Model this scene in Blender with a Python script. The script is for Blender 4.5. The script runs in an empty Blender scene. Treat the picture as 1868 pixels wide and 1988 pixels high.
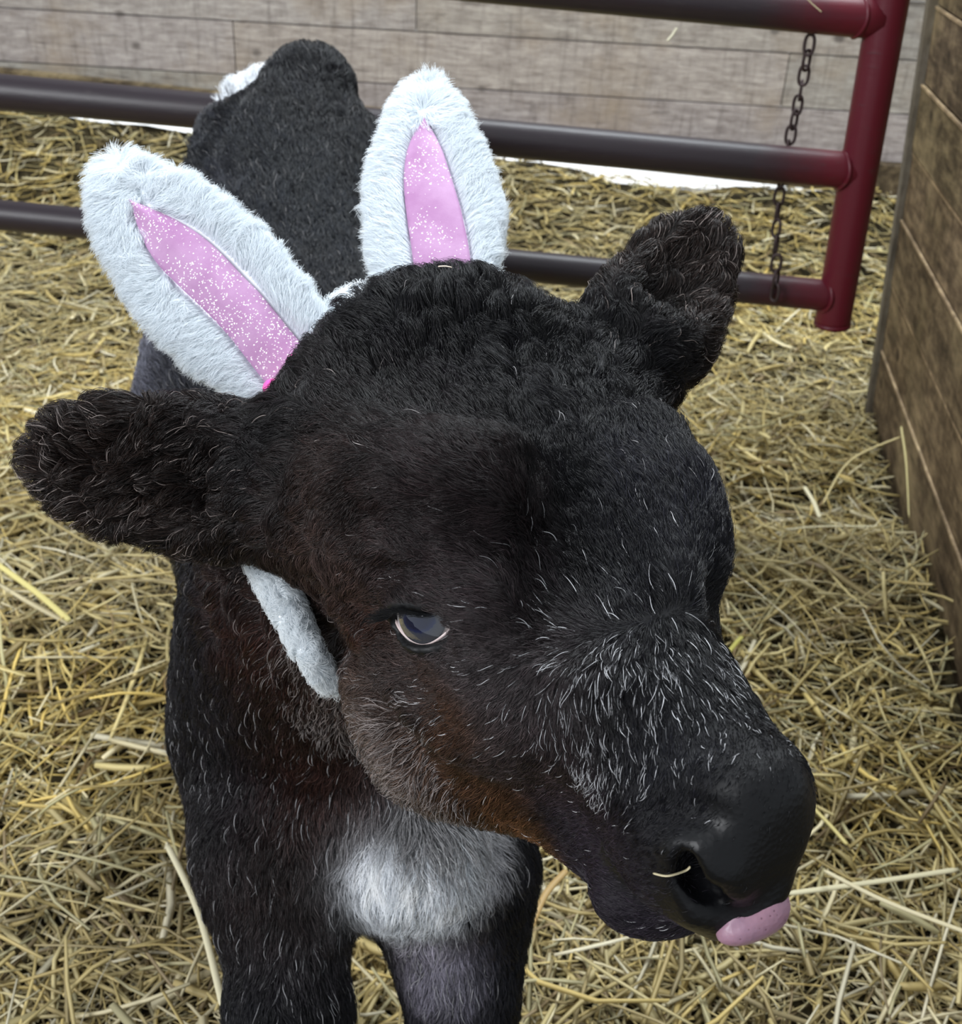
import bpy, math, random
import numpy as np
from mathutils import Vector, Matrix, kdtree

random.seed(7)
rng = np.random.default_rng(11)
sc = bpy.context.scene
W, H = 1868, 1988
FP = 2200.0                                   # focal length in pixels of the 1868x1988 frame
PITCH, ROLL, CAMH = math.radians(31.0), math.radians(3.0), 1.0

# ---------------------------------------------------------------- camera
F = np.array([0, math.cos(PITCH), -math.sin(PITCH)])
R0 = np.array([1.0, 0, 0]); U0 = np.cross(R0, F)
R = R0 * math.cos(ROLL) + U0 * math.sin(ROLL)
U = np.cross(R, F)
CAM = np.array([0, 0, CAMH])
cd = bpy.data.cameras.new('camera')
cd.sensor_fit = 'HORIZONTAL'; cd.sensor_width = 36.0
cd.lens = 36.0 * FP / W
cd.clip_start = 0.02; cd.clip_end = 100
cd.dof.use_dof = True; cd.dof.focus_distance = 0.55; cd.dof.aperture_fstop = 20.0
cam = bpy.data.objects.new('camera', cd)
m = Matrix(((R[0], U[0], -F[0], CAM[0]), (R[1], U[1], -F[1], CAM[1]), (R[2], U[2], -F[2], CAM[2]), (0, 0, 0, 1)))
cam.matrix_world = m
sc.collection.objects.link(cam)
sc.camera = cam

# ---------------------------------------------------------------- light
sc.view_settings.view_transform = 'Standard'
sc.view_settings.look = 'None'
sc.view_settings.gamma = 1
sc.view_settings.exposure = 0.85
wd = bpy.data.worlds.new('world'); sc.world = wd; wd.use_nodes = True
bg = wd.node_tree.nodes['Background']
bg.inputs[0].default_value = (0.86, 0.93, 1.0, 1); bg.inputs[1].default_value = 0.36

def area(name, loc, target, size, power, col):
    l = bpy.data.lights.new(name, 'AREA'); l.shape = 'RECTANGLE'; l.size, l.size_y = size
    l.energy = power; l.color = col
    o = bpy.data.objects.new(name, l); o.location = loc
    o.rotation_euler = (Vector(target) - Vector(loc)).to_track_quat('-Z', 'Y').to_euler()
    sc.collection.objects.link(o)
    return o
area('overhead_light', (0.6, 2.2, 3.4), (0, 1.0, 0.3), (2.2, 1.5), 108, (0.90, 0.96, 1.0))  # soft cool area lamp overhead, beyond the calf; no roof is modelled
area('gap_fill_light', (-.2, 4.4, 2.0), (-.2, 4.3, 0), (5.0, 1.2), 60, (0.95, 0.98, 1.0))  # added lamp that whitens the outdoor ground seen under the back wall
area('barn_door_light', (-2.6, -1.2, 2.4), (0, 0.9, 0.4), (1.4, 1.4), 62, (0.95, 0.97, 1.0))

# ---------------------------------------------------------------- helpers
def P(px, py, d):
    """world point seen at a pixel of the photograph at a depth along the view axis"""
    return CAM + d * (F + (px - W / 2) / FP * R - (py - H / 2) / FP * U)
def toworld(c):                                # camera (x right, y down, z ahead) to world
    c = np.asarray(c); return CAM + c[..., :1] * R - c[..., 1:2] * U + c[..., 2:3] * F
def hit(px, py, p0, n):
    v = F + (px - W / 2) / FP * R - (py - H / 2) / FP * U
    t = np.dot(np.asarray(p0) - CAM, n) / np.dot(v, n)
    return CAM + v * t
def unit(v):
    v = np.asarray(v, float); return v / (np.linalg.norm(v) + 1e-12)
def nrm(v):
    return v / (np.linalg.norm(v, axis=-1, keepdims=True) + 1e-12)

def tag(o, label=None, cat=None, group=None, kind=None):
    for k, v in (('label', label), ('category', cat), ('group', group), ('kind', kind)):
        if v: o[k] = v
    return o
def link(o, parent=None):
    sc.collection.objects.link(o)
    if parent:
        bpy.context.view_layer.update()
        o.parent = parent; o.matrix_parent_inverse = parent.matrix_world.inverted()
    return o
def empty(name, loc):
    o = bpy.data.objects.new(name, None); o.empty_display_size = .05
    o.location = Vector([float(a) for a in loc]); return link(o)
def mesh(name, V, faces, mat, parent=None, smooth=True):
    """faces: (n,4) or (n,3) array"""
    V = np.asarray(V, dtype=np.float32); Fc = np.asarray(faces, dtype=np.int32)
    me = bpy.data.meshes.new(name)
    n, k = Fc.shape
    me.vertices.add(len(V)); me.vertices.foreach_set('co', V.ravel())
    me.loops.add(n * k); me.loops.foreach_set('vertex_index', Fc.ravel())
    me.polygons.add(n); me.polygons.foreach_set('loop_start', np.arange(0, n * k, k, dtype=np.int32))
    me.update(calc_edges=True); me.validate()
    me.polygons.foreach_set('use_smooth', np.full(len(me.polygons), smooth))
    if mat: me.materials.append(mat)
    o = bpy.data.objects.new(name, me)
    return link(o, parent)
def vattr(o, name, data):
    me = o.data; data = np.asarray(data, dtype=np.float32)
    if data.ndim == 1:
        a = me.attributes.new(name, 'FLOAT', 'POINT'); a.data.foreach_set('value', data)
    else:
        if data.shape[1] == 3: data = np.concatenate([data, np.ones((len(data), 1), np.float32)], 1)
        a = me.attributes.new(name, 'FLOAT_COLOR', 'POINT'); a.data.foreach_set('color', data.ravel().astype(np.float32))

class MB:
    def __init__(s): s.v = []; s.f = []; s.n = 0
    def add(s, V, Q):
        V = np.asarray(V, float); Q = np.asarray(Q, int)
        s.v.append(V); s.f.append(Q + s.n); s.n += len(V)
    def tube(s, pts, r, seg=16, ell=(1, 1), cap=True, closed=False):
        pts = np.asarray(pts, float); n = len(pts)
        r = np.broadcast_to(np.asarray(r, float), (n,))
        if closed: tg = nrm(np.roll(pts, -1, 0) - np.roll(pts, 1, 0))
        else: tg = nrm(np.gradient(pts, axis=0))
        up = np.array([0, 0, 1.]) if abs(tg[0][2]) < .9 else np.array([1., 0, 0])
        a = np.linspace(0, 2 * math.pi, seg, endpoint=False)
        rings = []
        x = unit(np.cross(tg[0], up))
        for i in range(n):
            x = unit(x - tg[i] * np.dot(x, tg[i])); y = np.cross(tg[i], x)
            rings.append(pts[i] + r[i] * (np.cos(a)[:, None] * x * ell[0] + np.sin(a)[:, None] * y * ell[1]))
        V = np.concatenate(rings)
        if cap and not closed:
            V = np.concatenate([V, [pts[0]], [pts[-1]]])
        Q = []
        m_ = n if closed else n - 1
        for i in range(m_):
            for j in range(seg):
                A = i * seg; B = ((i + 1) % n) * seg
                Q.append((A + j, A + (j + 1) % seg, B + (j + 1) % seg, B + j))
        if cap and not closed:
            c0 = n * seg; c1 = c0 + 1
            for j in range(0, seg, 2):
                Q.append((c0, (j + 2) % seg, j + 1, j))
                b = (n - 1) * seg
                Q.append((c1, b + j, b + j + 1, b + (j + 2) % seg))
        s.add(V, Q); return s
    def hexa(s, c8):
        s.add(c8, [(0, 3, 2, 1), (4, 5, 6, 7), (0, 1, 5, 4), (1, 2, 6, 5), (2, 3, 7, 6), (3, 0, 4, 7)]); return s
    def box(s, o, ax, ay, az):
        o, ax, ay, az = [np.asarray(q, float) for q in (o, ax, ay, az)]
        return s.hexa([o, o + ax, o + ax + ay, o + ay, o + az, o + ax + az, o + ax + ay + az, o + ay + az])
    def build(s, name, mat, parent=None, smooth=True):
        return mesh(name, np.concatenate(s.v), np.concatenate(s.f), mat, parent, smooth)

# smooth value noise on numpy arrays
_lat = rng.random((32, 32, 32)).astype(np.float32)
def noise(p, seed=0):
    p = np.asarray(p, np.float32) + seed * 7.31
    i = np.floor(p).astype(int); f = p - i; f = f * f * (3 - 2 * f)
    out = 0
    for a in (0, 1):
        for b in (0, 1):
            for c in (0, 1):
                w = (f[..., 0] if a else 1 - f[..., 0]) * (f[..., 1] if b else 1 - f[..., 1]) * (f[..., 2] if c else 1 - f[..., 2])
                out = out + w * _lat[(i[..., 0] + a) & 31, (i[..., 1] + b) & 31, (i[..., 2] + c) & 31]
    return out * 2 - 1
def noise3(p, seed=0):
    return np.stack([noise(p, seed), noise(p, seed + 5.3), noise(p, seed + 11.7)], -1)

# ---------------------------------------------------------------- materials
def mat(name, col=(.5, .5, .5), rough=.6, metal=0.0, spec=.5, coat=0.0):
    m = bpy.data.materials.new(name); m.use_nodes = True
    b = m.node_tree.nodes['Principled BSDF']
    b.inputs['Base Color'].default_value = (*col, 1); b.inputs['Roughness'].default_value = rough
    b.inputs['Metallic'].default_value = metal; b.inputs['Specular IOR Level'].default_value = spec
    b.inputs['Coat Weight'].default_value = coat
    return m
def N(m, t, **kw):
    n = m.node_tree.nodes.new(t)
    for k, v in kw.items():
        if k in n.inputs: n.inputs[k].default_value = v
        else: setattr(n, k, v)
    return n
def L(m, a, b): m.node_tree.links.new(a, b)
def B(m): return m.node_tree.nodes['Principled BSDF']
def ramp(m, fac, stops):
    r = N(m, 'ShaderNodeValToRGB'); e = r.color_ramp.elements
    e[0].position, e[0].color = stops[0][0], (*stops[0][1], 1)
    e[1].position, e[1].color = stops[-1][0], (*stops[-1][1], 1)
    for p, c in stops[1:-1]:
        x = e.new(p); x.color = (*c, 1)
    L(m, fac, r.inputs[0]); return r.outputs[0]
def mixc(m, fac, a, b, mode='MIX'):
    n = N(m, 'ShaderNodeMix', data_type='RGBA', blend_type=mode)
    for s, v in ((0, fac), (6, a), (7, b)):
        if hasattr(v, 'links') or hasattr(v, 'is_linked'): L(m, v, n.inputs[s])
        elif s == 0: n.inputs[0].default_value = v
        else: n.inputs[s].default_value = (*v, 1)
    return n.outputs[2]
def bump(m, h, strength, dist):
    b = N(m, 'ShaderNodeBump'); b.inputs['Strength'].default_value = strength; b.inputs['Distance'].default_value = dist
    L(m, h, b.inputs['Height']); L(m, b.outputs[0], B(m).inputs['Normal'])
def attrcol(m, name): return N(m, 'ShaderNodeAttribute', attribute_name=name).outputs['Color']
def coords(m, scale=(1, 1, 1), out='Object'):
    t = N(m, 'ShaderNodeTexCoord'); mp = N(m, 'ShaderNodeMapping'); mp.inputs['Scale'].default_value = scale
    L(m, t.outputs[out], mp.inputs['Vector']); return mp.outputs[0]
def ntex(m, vec, scale, detail=4, rough=.55, dist=0.0):
    n = N(m, 'ShaderNodeTexNoise'); n.inputs['Scale'].default_value = scale; n.inputs['Detail'].default_value = detail
    n.inputs['Roughness'].default_value = rough; n.inputs['Distortion'].default_value = dist
    L(m, vec, n.inputs['Vector']); return n.outputs['Fac']

def wood_mat(name, cols, dark, stain, gscale, fleck=0.5):
    m = mat(name, rough=.85, spec=.2)
    v = coords(m, gscale)
    g = ntex(m, v, 9, 6, .65, .3)
    g2 = ntex(m, coords(m, (1, 1, 1)), 38, 5, .7)
    ga = N(m, 'ShaderNodeMath', operation='MULTIPLY_ADD'); L(m, g2, ga.inputs[0]); ga.inputs[1].default_value = .45; L(m, g, ga.inputs[2])
    gs = N(m, 'ShaderNodeMath', operation='SUBTRACT'); L(m, ga.outputs[0], gs.inputs[0]); gs.inputs[1].default_value = .225; g = gs.outputs[0]
    c = ramp(m, g, [(.3, cols[0]), (.5, cols[1]), (.68, cols[2])])
    tint = N(m, 'ShaderNodeAttribute', attribute_name='tint').outputs['Color']
    c = mixc(m, 1.0, c, tint, 'MULTIPLY')
    v2 = coords(m, (1, 1, 1))
    st = ntex(m, v2, 4.5, 5, .6)
    sf = ramp(m, st, [(.50, (0, 0, 0)), (.75, (.7, .7, .7))])
    c = mixc(m, sf, c, stain)
    v3 = coords(m, (gscale[0] * .5, gscale[1] * .5, gscale[2] * .6))
    kn = ntex(m, v3, 16, 3, .5)
    kf = ramp(m, kn, [(.60, (0, 0, 0)), (.78, (fleck,) * 3)])
    c = mixc(m, kf, c, dark)
    # round knots and faint saw marks across the boards
    kv = N(m, 'ShaderNodeTexVoronoi'); kv.inputs['Scale'].default_value = 6.5; L(m, coords(m, (1, 1, 1.3)), kv.inputs['Vector'])
    c = mixc(m, ramp(m, kv.outputs['Distance'], [(.06, (.75, .75, .75)), (.13, (0, 0, 0))]), c, dark)
    sw = ntex(m, coords(m, (gscale[2], gscale[2], 1.2)), 7, 4, .6)
    c = mixc(m, ramp(m, sw, [(.52, (0, 0, 0)), (.72, (.38, .38, .38))]), c, dark)
    L(m, c, B(m).inputs['Base Color'])
    bump(m, g, .5, .004)
    return m
M = {}
M['wall'] = wood_mat('weathered_boards', [(.23, .202, .183), (.33, .298, .272), (.43, .395, .36)], (.085, .07, .062), (.31, .24, .17), (1.6, 1.6, 9), .6)
M['panel'] = wood_mat('brown_boards', [(.050, .036, .021), (.14, .102, .060), (.27, .205, .12)], (.022, .014, .009), (.46, .36, .20), (5, 1.0, 5), .8)
M['dirt'] = mat('trodden_bedding', rough=1, spec=.1)
_c = ramp(M['dirt'], ntex(M['dirt'], coords(M['dirt']), 30, 6), [(.35, (.020, .016, .009)), (.65, (.075, .06, .03))])
L(M['dirt'], _c, B(M['dirt']).inputs['Base Color'])
M['straw'] = mat('straw', rough=.5, spec=.35)
L(M['straw'], attrcol(M['straw'], 'col'), B(M['straw']).inputs['Base Color'])

# ---------------------------------------------------------------- setting
def ground_z(x, y):
    p = np.stack([x, y, np.zeros_like(x)], -1)
    z = .035 * noise(p * 2.1, 3) + .018 * noise(p * 5.3, 4) + .008 * noise(p * 14, 5)
    z = z + .05 * np.clip((y - 2.3) / .6, 0, 1)
    # bedding banked up against the foot of the back wall
    z = z + (.122 + .02 * np.clip(-x - .2, 0, 1) + .010 * noise(p * 9, 6)) * np.clip((y - 2.85) / .38, 0, 1) ** 1.5
    # a hollow in front of the wooden partition
    z = z - .05 * np.exp(-(((x - .55) / .35) ** 2 + ((y - 1.72) / .10) ** 2))
    z = z + .17 * np.exp(-(((x + 1.75) / .45) ** 2 + ((y - 3.35) / .35) ** 2))
    return z
gx = np.linspace(-3.2, 2.6, 150); gy = np.linspace(-.8, 3.34, 120)
GX, GY = np.meshgrid(gx, gy)
GV = np.stack([GX, GY, ground_z(GX, GY) - .012], -1).reshape(-1, 3)
idx = np.arange(len(GV)).reshape(GX.shape)
GQ = np.stack([idx[:-1, :-1], idx[:-1, 1:], idx[1:, 1:], idx[1:, :-1]], -1).reshape(-1, 4)
floor = mesh('floor', GV, GQ, M['dirt'])
tag(floor, 'dark trodden earth floor under the straw', kind='structure')

# back wall line from two pixels on its lower edge
WB0 = hit(-700, 160, (0, 0, .27), (0, 0, 1)); WB1 = hit(1700, 372, (0, 0, .27), (0, 0, 1))
print('WB', WB0, WB1)
wy = 3.30
wang = math.atan2(WB1[1] - WB0[1], WB1[0] - WB0[0])
wang = math.radians(-2.0)
wx = np.array([math.cos(wang), math.sin(wang), 0]); wn = np.array([-wx[1], wx[0], 0])
wall_o = np.array([0, wy, 0.0])
def plank_run(name, o, ax, an, length, z0, z1, ph, th, cuts, material, tints, seed, vz=(0, 0, 1), worn=False):
    vz = np.asarray(vz, float)
    mb = MB(); cols = []
    r = random.Random(seed); z = z0
    while z < z1 - .01:
        h = ph * r.uniform(.93, 1.07)
        x = -r.uniform(0, cuts)
        while x < length:
            l = r.uniform(cuts * .7, cuts * 1.4)
            a, b = max(x, 0), min(x + l - .003, length)
            if b - a > .02:
                off = r.uniform(-.004, .004)
                mb.box(o + ax * a + an * off + vz * z, ax * (b - a), an * th, vz * (h - .004))
                t = r.uniform(*tints); cols += [(t, t * r.uniform(.96, 1.02), t * r.uniform(.93, 1.03))] * 8
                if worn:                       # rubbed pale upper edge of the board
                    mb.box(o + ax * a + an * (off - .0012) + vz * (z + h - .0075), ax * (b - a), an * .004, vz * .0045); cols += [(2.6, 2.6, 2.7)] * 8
            x += l
        z += h
    ob = mb.build(name, material, smooth=False)
    vattr(ob, 'tint', np.array(cols))
    return ob
wall = plank_run('wall_back', wall_o - wx * 3.2, wx, wn, 6.0, .255, 2.2, .135, .03, 1.5, M['wall'], (.82, 1.12), 3)
tag(wall, 'weathered grey barn wall of wide horizontal boards', kind='structure')
sill = MB().box(wall_o - wx * 3.2 - wn * .045 + np.array([0, 0, .365]), wx * 6.0 + np.array([0, 0, -.275]), wn * .06, (0, 0, .085)).build('trim_1', M['panel'], smooth=False)
vattr(sill, 'tint', np.full((8, 3), .6)); tag(sill, 'dark sill beam along the foot of the back wall', kind='structure')
M['outside'] = mat('pale_ground', (.93, .94, .93), .9)
outg = MB().box(wall_o - wx * 3.2 + wn * .5 + np.array([0, 0, -.1]), wx * 6.0, wn * 3, (0, 0, .12)).build('outdoor_ground', M['outside'], smooth=False)
tag(outg, 'pale bright ground outside seen through the gap under the back wall', kind='structure')

# right-hand plank partition running away from the camera
pc = hit(1690, 800, (0, 0, 0), (0, 0, 1))      # far foot corner
pdir = unit([math.sin(math.radians(-7)), -math.cos(math.radians(-7)), 0]) * np.array([-1, 1, 1])
pdir = unit(np.array([-math.sin(math.radians(7.5)), -math.cos(math.radians(7.5)), 0]))
pnx = np.array([-pdir[1], pdir[0], 0.0])
if pnx[0] < 0: pnx = -pnx
print('partition foot', pc, pdir, pnx)
pz = hit(1812, 0, pc, pdir) - pc; pz = pz / pz[2]   # the partition leans a little
part = plank_run('wall_right', pc + pdir * .03 - pz * .1, pdir, pnx, 1.6, 0.0, 1.5, .125, .035, 3.0, M['panel'], (.85, 1.2), 9, pz, True)
tag(part, 'brown stained plank partition on the right', kind='structure')
M['post'] = wood_mat('grey_post', [(.10, .085, .065), (.19, .165, .13), (.26, .235, .19)], (.05, .04, .03), (.17, .14, .09), (6, 6, 1), .4)
post = MB().box(pc - pz * .1 - pnx * .012, pdir * .03, pnx * .07, pz * 1.6).build('trim_2', M['post'], smooth=False)
vattr(post, 'tint', np.full((8, 3), .9)); tag(post, 'worn grey upright board closing the end of the partition', kind='structure')

# ---------------------------------------------------------------- straw bedding
def straw_mesh(n, xs, ys, lmin, lmax, r0, r1, lift, tilt, seed, pts=None):
    g = np.random.default_rng(seed)
    x, y = pts; n = len(x)
    z = ground_z(x, y) + g.random(n) ** 2 * lift
    L_ = g.uniform(lmin, lmax, n) * (g.random(n) * .7 + .3); a = g.uniform(0, math.pi * 2, n); e = g.normal(0, tilt, n)
    d = np.stack([np.cos(a) * np.cos(e), np.sin(a) * np.cos(e), np.sin(e)], -1)
    side = nrm(np.cross(d, np.array([0, 0, 1.]) + g.normal(0, .35, (n, 3)))); up = np.cross(side, d)
    rr = g.uniform(r0, r1, n) * (1 + 1.1 * (g.random(n) < .12)); flat = g.uniform(.3, .8, n)
    bend = g.normal(0, .09, n) * L_; kink = (g.random(n) < .15) * g.normal(0, .35, n) * L_
    c = np.stack([x, y, z], -1)
    ts = np.array([-.5, -.17, .17, .5]); V = []
    bz = g.normal(0, .045, n) * L_
    for k, t in enumerate(ts):
        q = t * t * 4
        p = c + d * (L_ * t)[:, None] + side * (bend * q * .5 + kink * (t > 0) * t)[:, None] + up * (bz * q)[:, None]
        w = rr * (1 if abs(t) < .4 else .75)
        V.append(np.stack([p + side * w[:, None], p + up * (w * flat)[:, None], p - side * w[:, None], p - up * (w * flat)[:, None]], 1))
    V = np.stack(V, 1)                         # n,4,4,3
    low = V[..., 2] - (ground_z(V[..., 0], V[..., 1]) - .006)
    V[..., 2] -= np.minimum(low, 0)
    base = np.arange(n)[:, None, None] * 16
    q = np.array([[k * 4 + j, k * 4 + (j + 1) % 4, k * 4 + 4 + (j + 1) % 4, k * 4 + 4 + j] for k in range(3) for j in range(4)]
                 + [[3, 2, 1, 0], [12, 13, 14, 15]])
    Q = (base + q[None]).reshape(-1, 4)
    pal = np.array([(.58, .48, .20), (.66, .58, .30), (.48, .38, .14), (.76, .71, .50), (.36, .29, .13), (.46, .44, .26), (.66, .52, .18), (.80, .78, .64), (.24, .17, .08)])
    ci = g.choice(len(pal), n, p=[.18, .18, .13, .13, .11, .10, .07, .04, .06])
    col = pal[ci] * (1.10, 1.03, .90) * g.uniform(.62, 1.15, (n, 1))
    # damp grey-green drifts in the bedding
    pn = np.stack([x, y, np.zeros(n)], -1)
    dk = np.clip(.5 + .9 * noise(pn * 2.6, 20), 0, 1)[:, None]
    col = col * (1 - .35 * dk) + np.array([.30, .27, .19]) * .35 * dk
    return V.reshape(-1, 3), Q, np.repeat(col, 16, axis=0)

def scatter_pts(n, seed, y0, y1, power):
    g = np.random.default_rng(seed)
    y = y0 + (y1 - y0) * g.random(n) ** power
    half = .35 + .50 * y
    x = g.uniform(-1.6, 1.0, n) * half
    q = np.stack([x, y], -1) - pc[:2]          # none inside the partition
    ok = ~((q @ pnx[:2] > -.015) & (q @ pdir[:2] > -.03))
    return x[ok], y[ok]
parts_ = [straw_mesh(31000, None, None, .04, .12, .0007, .0016, .010, .10, 1, scatter_pts(31000, 31, .15, 2.4, .9)),
          straw_mesh(13500, None, None, .06, .20, .0012, .0028, .035, .20, 2, scatter_pts(13500, 32, .15, 2.2, .75)),
          straw_mesh(3700, None, None, .09, .26, .0015, .0029, .055, .24, 4, scatter_pts(3700, 34, .15, 2.0, .8)),
          straw_mesh(21000, None, None, .06, .17, .0012, .0027, .022, .13, 3, scatter_pts(21000, 33, 1.9, 3.27, 1.0))]
vo = 0; VV = []; QQ = []; CC = []
for v_, q_, c_ in parts_:
    VV.append(v_); QQ.append(q_ + vo); CC.append(c_); vo += len(v_)
straw = mesh('straw_bedding', np.concatenate(VV), np.concatenate(QQ), M['straw'])
vattr(straw, 'col', np.concatenate(CC))
tag(straw, 'loose golden straw bedding spread over the whole pen floor', 'straw', kind='stuff')

# ---------------------------------------------------------------- gate
M['rail'] = mat('worn_red_paint', rough=.42, spec=.45)
def _rail(m):
    v = coords(m); a = ntex(m, v, 5, 6, .65); b = ntex(m, coords(m, (2, 2, 12)), 14, 5, .6)
    wear = N(m, 'ShaderNodeAttribute', attribute_name='wear').outputs['Fac']
    ad = N(m, 'ShaderNodeMath', operation='ADD'); L(m, wear, ad.inputs[0])
    sb = N(m, 'ShaderNodeMath', operation='MULTIPLY_ADD'); L(m, a, sb.inputs[0]); sb.inputs[1].default_value = .9; sb.inputs[2].default_value = -.45
    L(m, sb.outputs[0], ad.inputs[1])
    c = ramp(m, ad.outputs[0], [(.25, (.105, .006, .016)), (.55, (.045, .012, .018)), (.8, (.026, .018, .023))])
    c = mixc(m, ramp(m, b, [(.6, (0, 0, 0)), (.8, (.5, .5, .5))]), c, (.06, .048, .05))
    L(m, c, B(m).inputs['Base Color'])
    bump(m, b, .15, .002)
_rail(M['rail'])
gd = 1.60                                     # distance of the gate's end post
gp = P(1670, 320, gd)
gang = math.radians(-3.5)
gx_ = np.array([math.cos(gang), math.sin(gang), 0]); gn = np.array([-gx_[1], gx_[0], 0])
def G(px, py): return hit(px, py, gp, gn)
gate = empty('metal_gate', G(1616, 640))
tag(gate, 'dark red tubular metal gate behind the calf', 'gate')
RR = .0245
def pipe(name, a, b, r, wear, parent=gate, caps=True):
    n = 60; t = np.linspace(0, 1, n)[:, None]
    pts = a * (1 - t) + b * t
    pts = np.concatenate([pts[:1], pts[:1], pts, pts[-1:], pts[-1:]])
    rad = np.full(len(pts), r); rad[0] = r * .5; rad[1] = r * .93; rad[-1] = r * .5; rad[-2] = r * .93
    tg = unit(b - a); pts[0] -= tg * .0015; pts[1] -= tg * .001; pts[-1] += tg * .0015; pts[-2] += tg * .001
    mb = MB(); mb.tube(pts, rad, 28)
    o = mb.build(name, M['rail'], parent)
    co = np.concatenate(mb.v)
    vattr(o, 'wear', np.array(wear(co)))
    return o
ptop = G(1742, -90); pbot = G(1616, 628)
pipe('end_post', ptop, pbot, .0265, lambda c: np.full(len(c), .12))
MB().tube([pbot + unit(ptop - pbot) * .003, pbot - unit(ptop - pbot) * .003], .0275, 28).build('post_cap', M['rail'], gate)
def wear_rail(end):
    def f(c):
        dist = np.linalg.norm(c - end, axis=1)
        return .15 + .75 * np.clip((dist - .03) / .16, 0, 1)
    return f
for k, (a, b) in enumerate((((700, -58), (1712, 36)), ((-160, 164), (1676, 334)), ((-160, 402), (1640, 577)))):
    e = G(*b); s_ = G(*a); s_ = s_ - unit(e - s_) * .7
    pipe('rail', s_, e, (.0265, .0255, .0235)[k], wear_rail(e))
    # weld bead
    u = unit(e - s_); q = e - u * .028; ring = []
    x = unit(np.cross(u, (0, 0, 1))); y = np.cross(u, x)
    for j in range(28):
        an = j / 28 * 2 * math.pi; ring.append(q + u * (.004 * math.cos(2 * an)) + .0258 * (math.cos(an) * x + math.sin(an) * y))
    w = MB().tube(ring, .0032, 8, closed=True).build('weld', M['rail'], gate)

# hanging chain in front of the rails
M['chain'] = mat('rusty_chain', (.065, .045, .045), .55, .6)
c0, c1 = G(1574, 72), G(1494, 566)
cpull = -gn * .030                             # hangs on the camera's side of the rails
if np.dot(cpull, CAM - gp) < 0: cpull = -cpull
chain = empty('hanging_chain', c0 + cpull * .0)
tag(chain, 'thin rusty chain hanging down from the top rail of the red gate', 'chain')
tc = unit(c1 - c0); Lc = np.linalg.norm(c1 - c0); nl = 17; pitch_ = Lc / nl
s1 = unit(np.cross(tc, gn)); s2 = np.cross(tc, s1)
for k in range(nl):
    t = (k + .5) / nl
    # slips behind the middle rail
    cen = c0 + tc * Lc * t + gn * (.041 * math.sin(math.pi * min(t * 1.3, 1)) if t < .77 else -.034 * math.sin(math.pi / 2 * (t - .77) / .15 if t < .92 else math.pi / 2)) + s1 * .004 * math.sin(t * 7)
    tw = k * math.pi / 2 + .5 + .35 * math.sin(k * 1.7)
    sx = s1 * math.cos(tw) + s2 * math.sin(tw)
    ring = []
    hl, hw = pitch_ * .62, .0066
    for j in range(24):
        an = j / 24 * 2 * math.pi
        cx_, sy_ = math.cos(an), math.sin(an)
        ring.append(cen + sx * hw * (abs(cx_) ** .8) * np.sign(cx_) + tc * hl * (abs(sy_) ** .75) * np.sign(sy_))
    MB().tube(ring, .0023, 8, closed=True).build('chain_link', M['chain'], chain)

# ---------------------------------------------------------------- calf: frames
HR = np.array([[0.45958311458460643, -0.8741431082931246, 0.1570260711229912],
               [0.5518816076228673, 0.14255724856865912, -0.821647200474822],
               [-0.6958520330905739, -0.4642749800540159, -0.547940408201051]])
HO = np.array([-0.006288, -0.016984, 0.615749])
HSC = np.array([.88, 1.03, 1.14])              # proportions of this calf's head
def HW(s, r, d):                               # head point: s poll->muzzle, r calf's right, d up out of the forehead
    return toworld(HO + HR @ (np.array([s, r, d]) * HSC))
_o = HW(0, 0, 0)
HB = np.stack([unit(HW(1, 0, 0) - _o), unit(HW(0, 1, 0) - _o), unit(HW(0, 0, 1) - _o)], 1)   # columns s, r, d in world
def headlocal(p): return ((p - _o) @ HB) / HSC
def pix(p):                                    # world to pixel and depth, for building to measure
    q = np.asarray(p) - CAM; z = q @ F
    return np.stack([W / 2 + FP * (q @ R) / z, H / 2 - FP * (q @ U) / z, z], -1)

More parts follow.
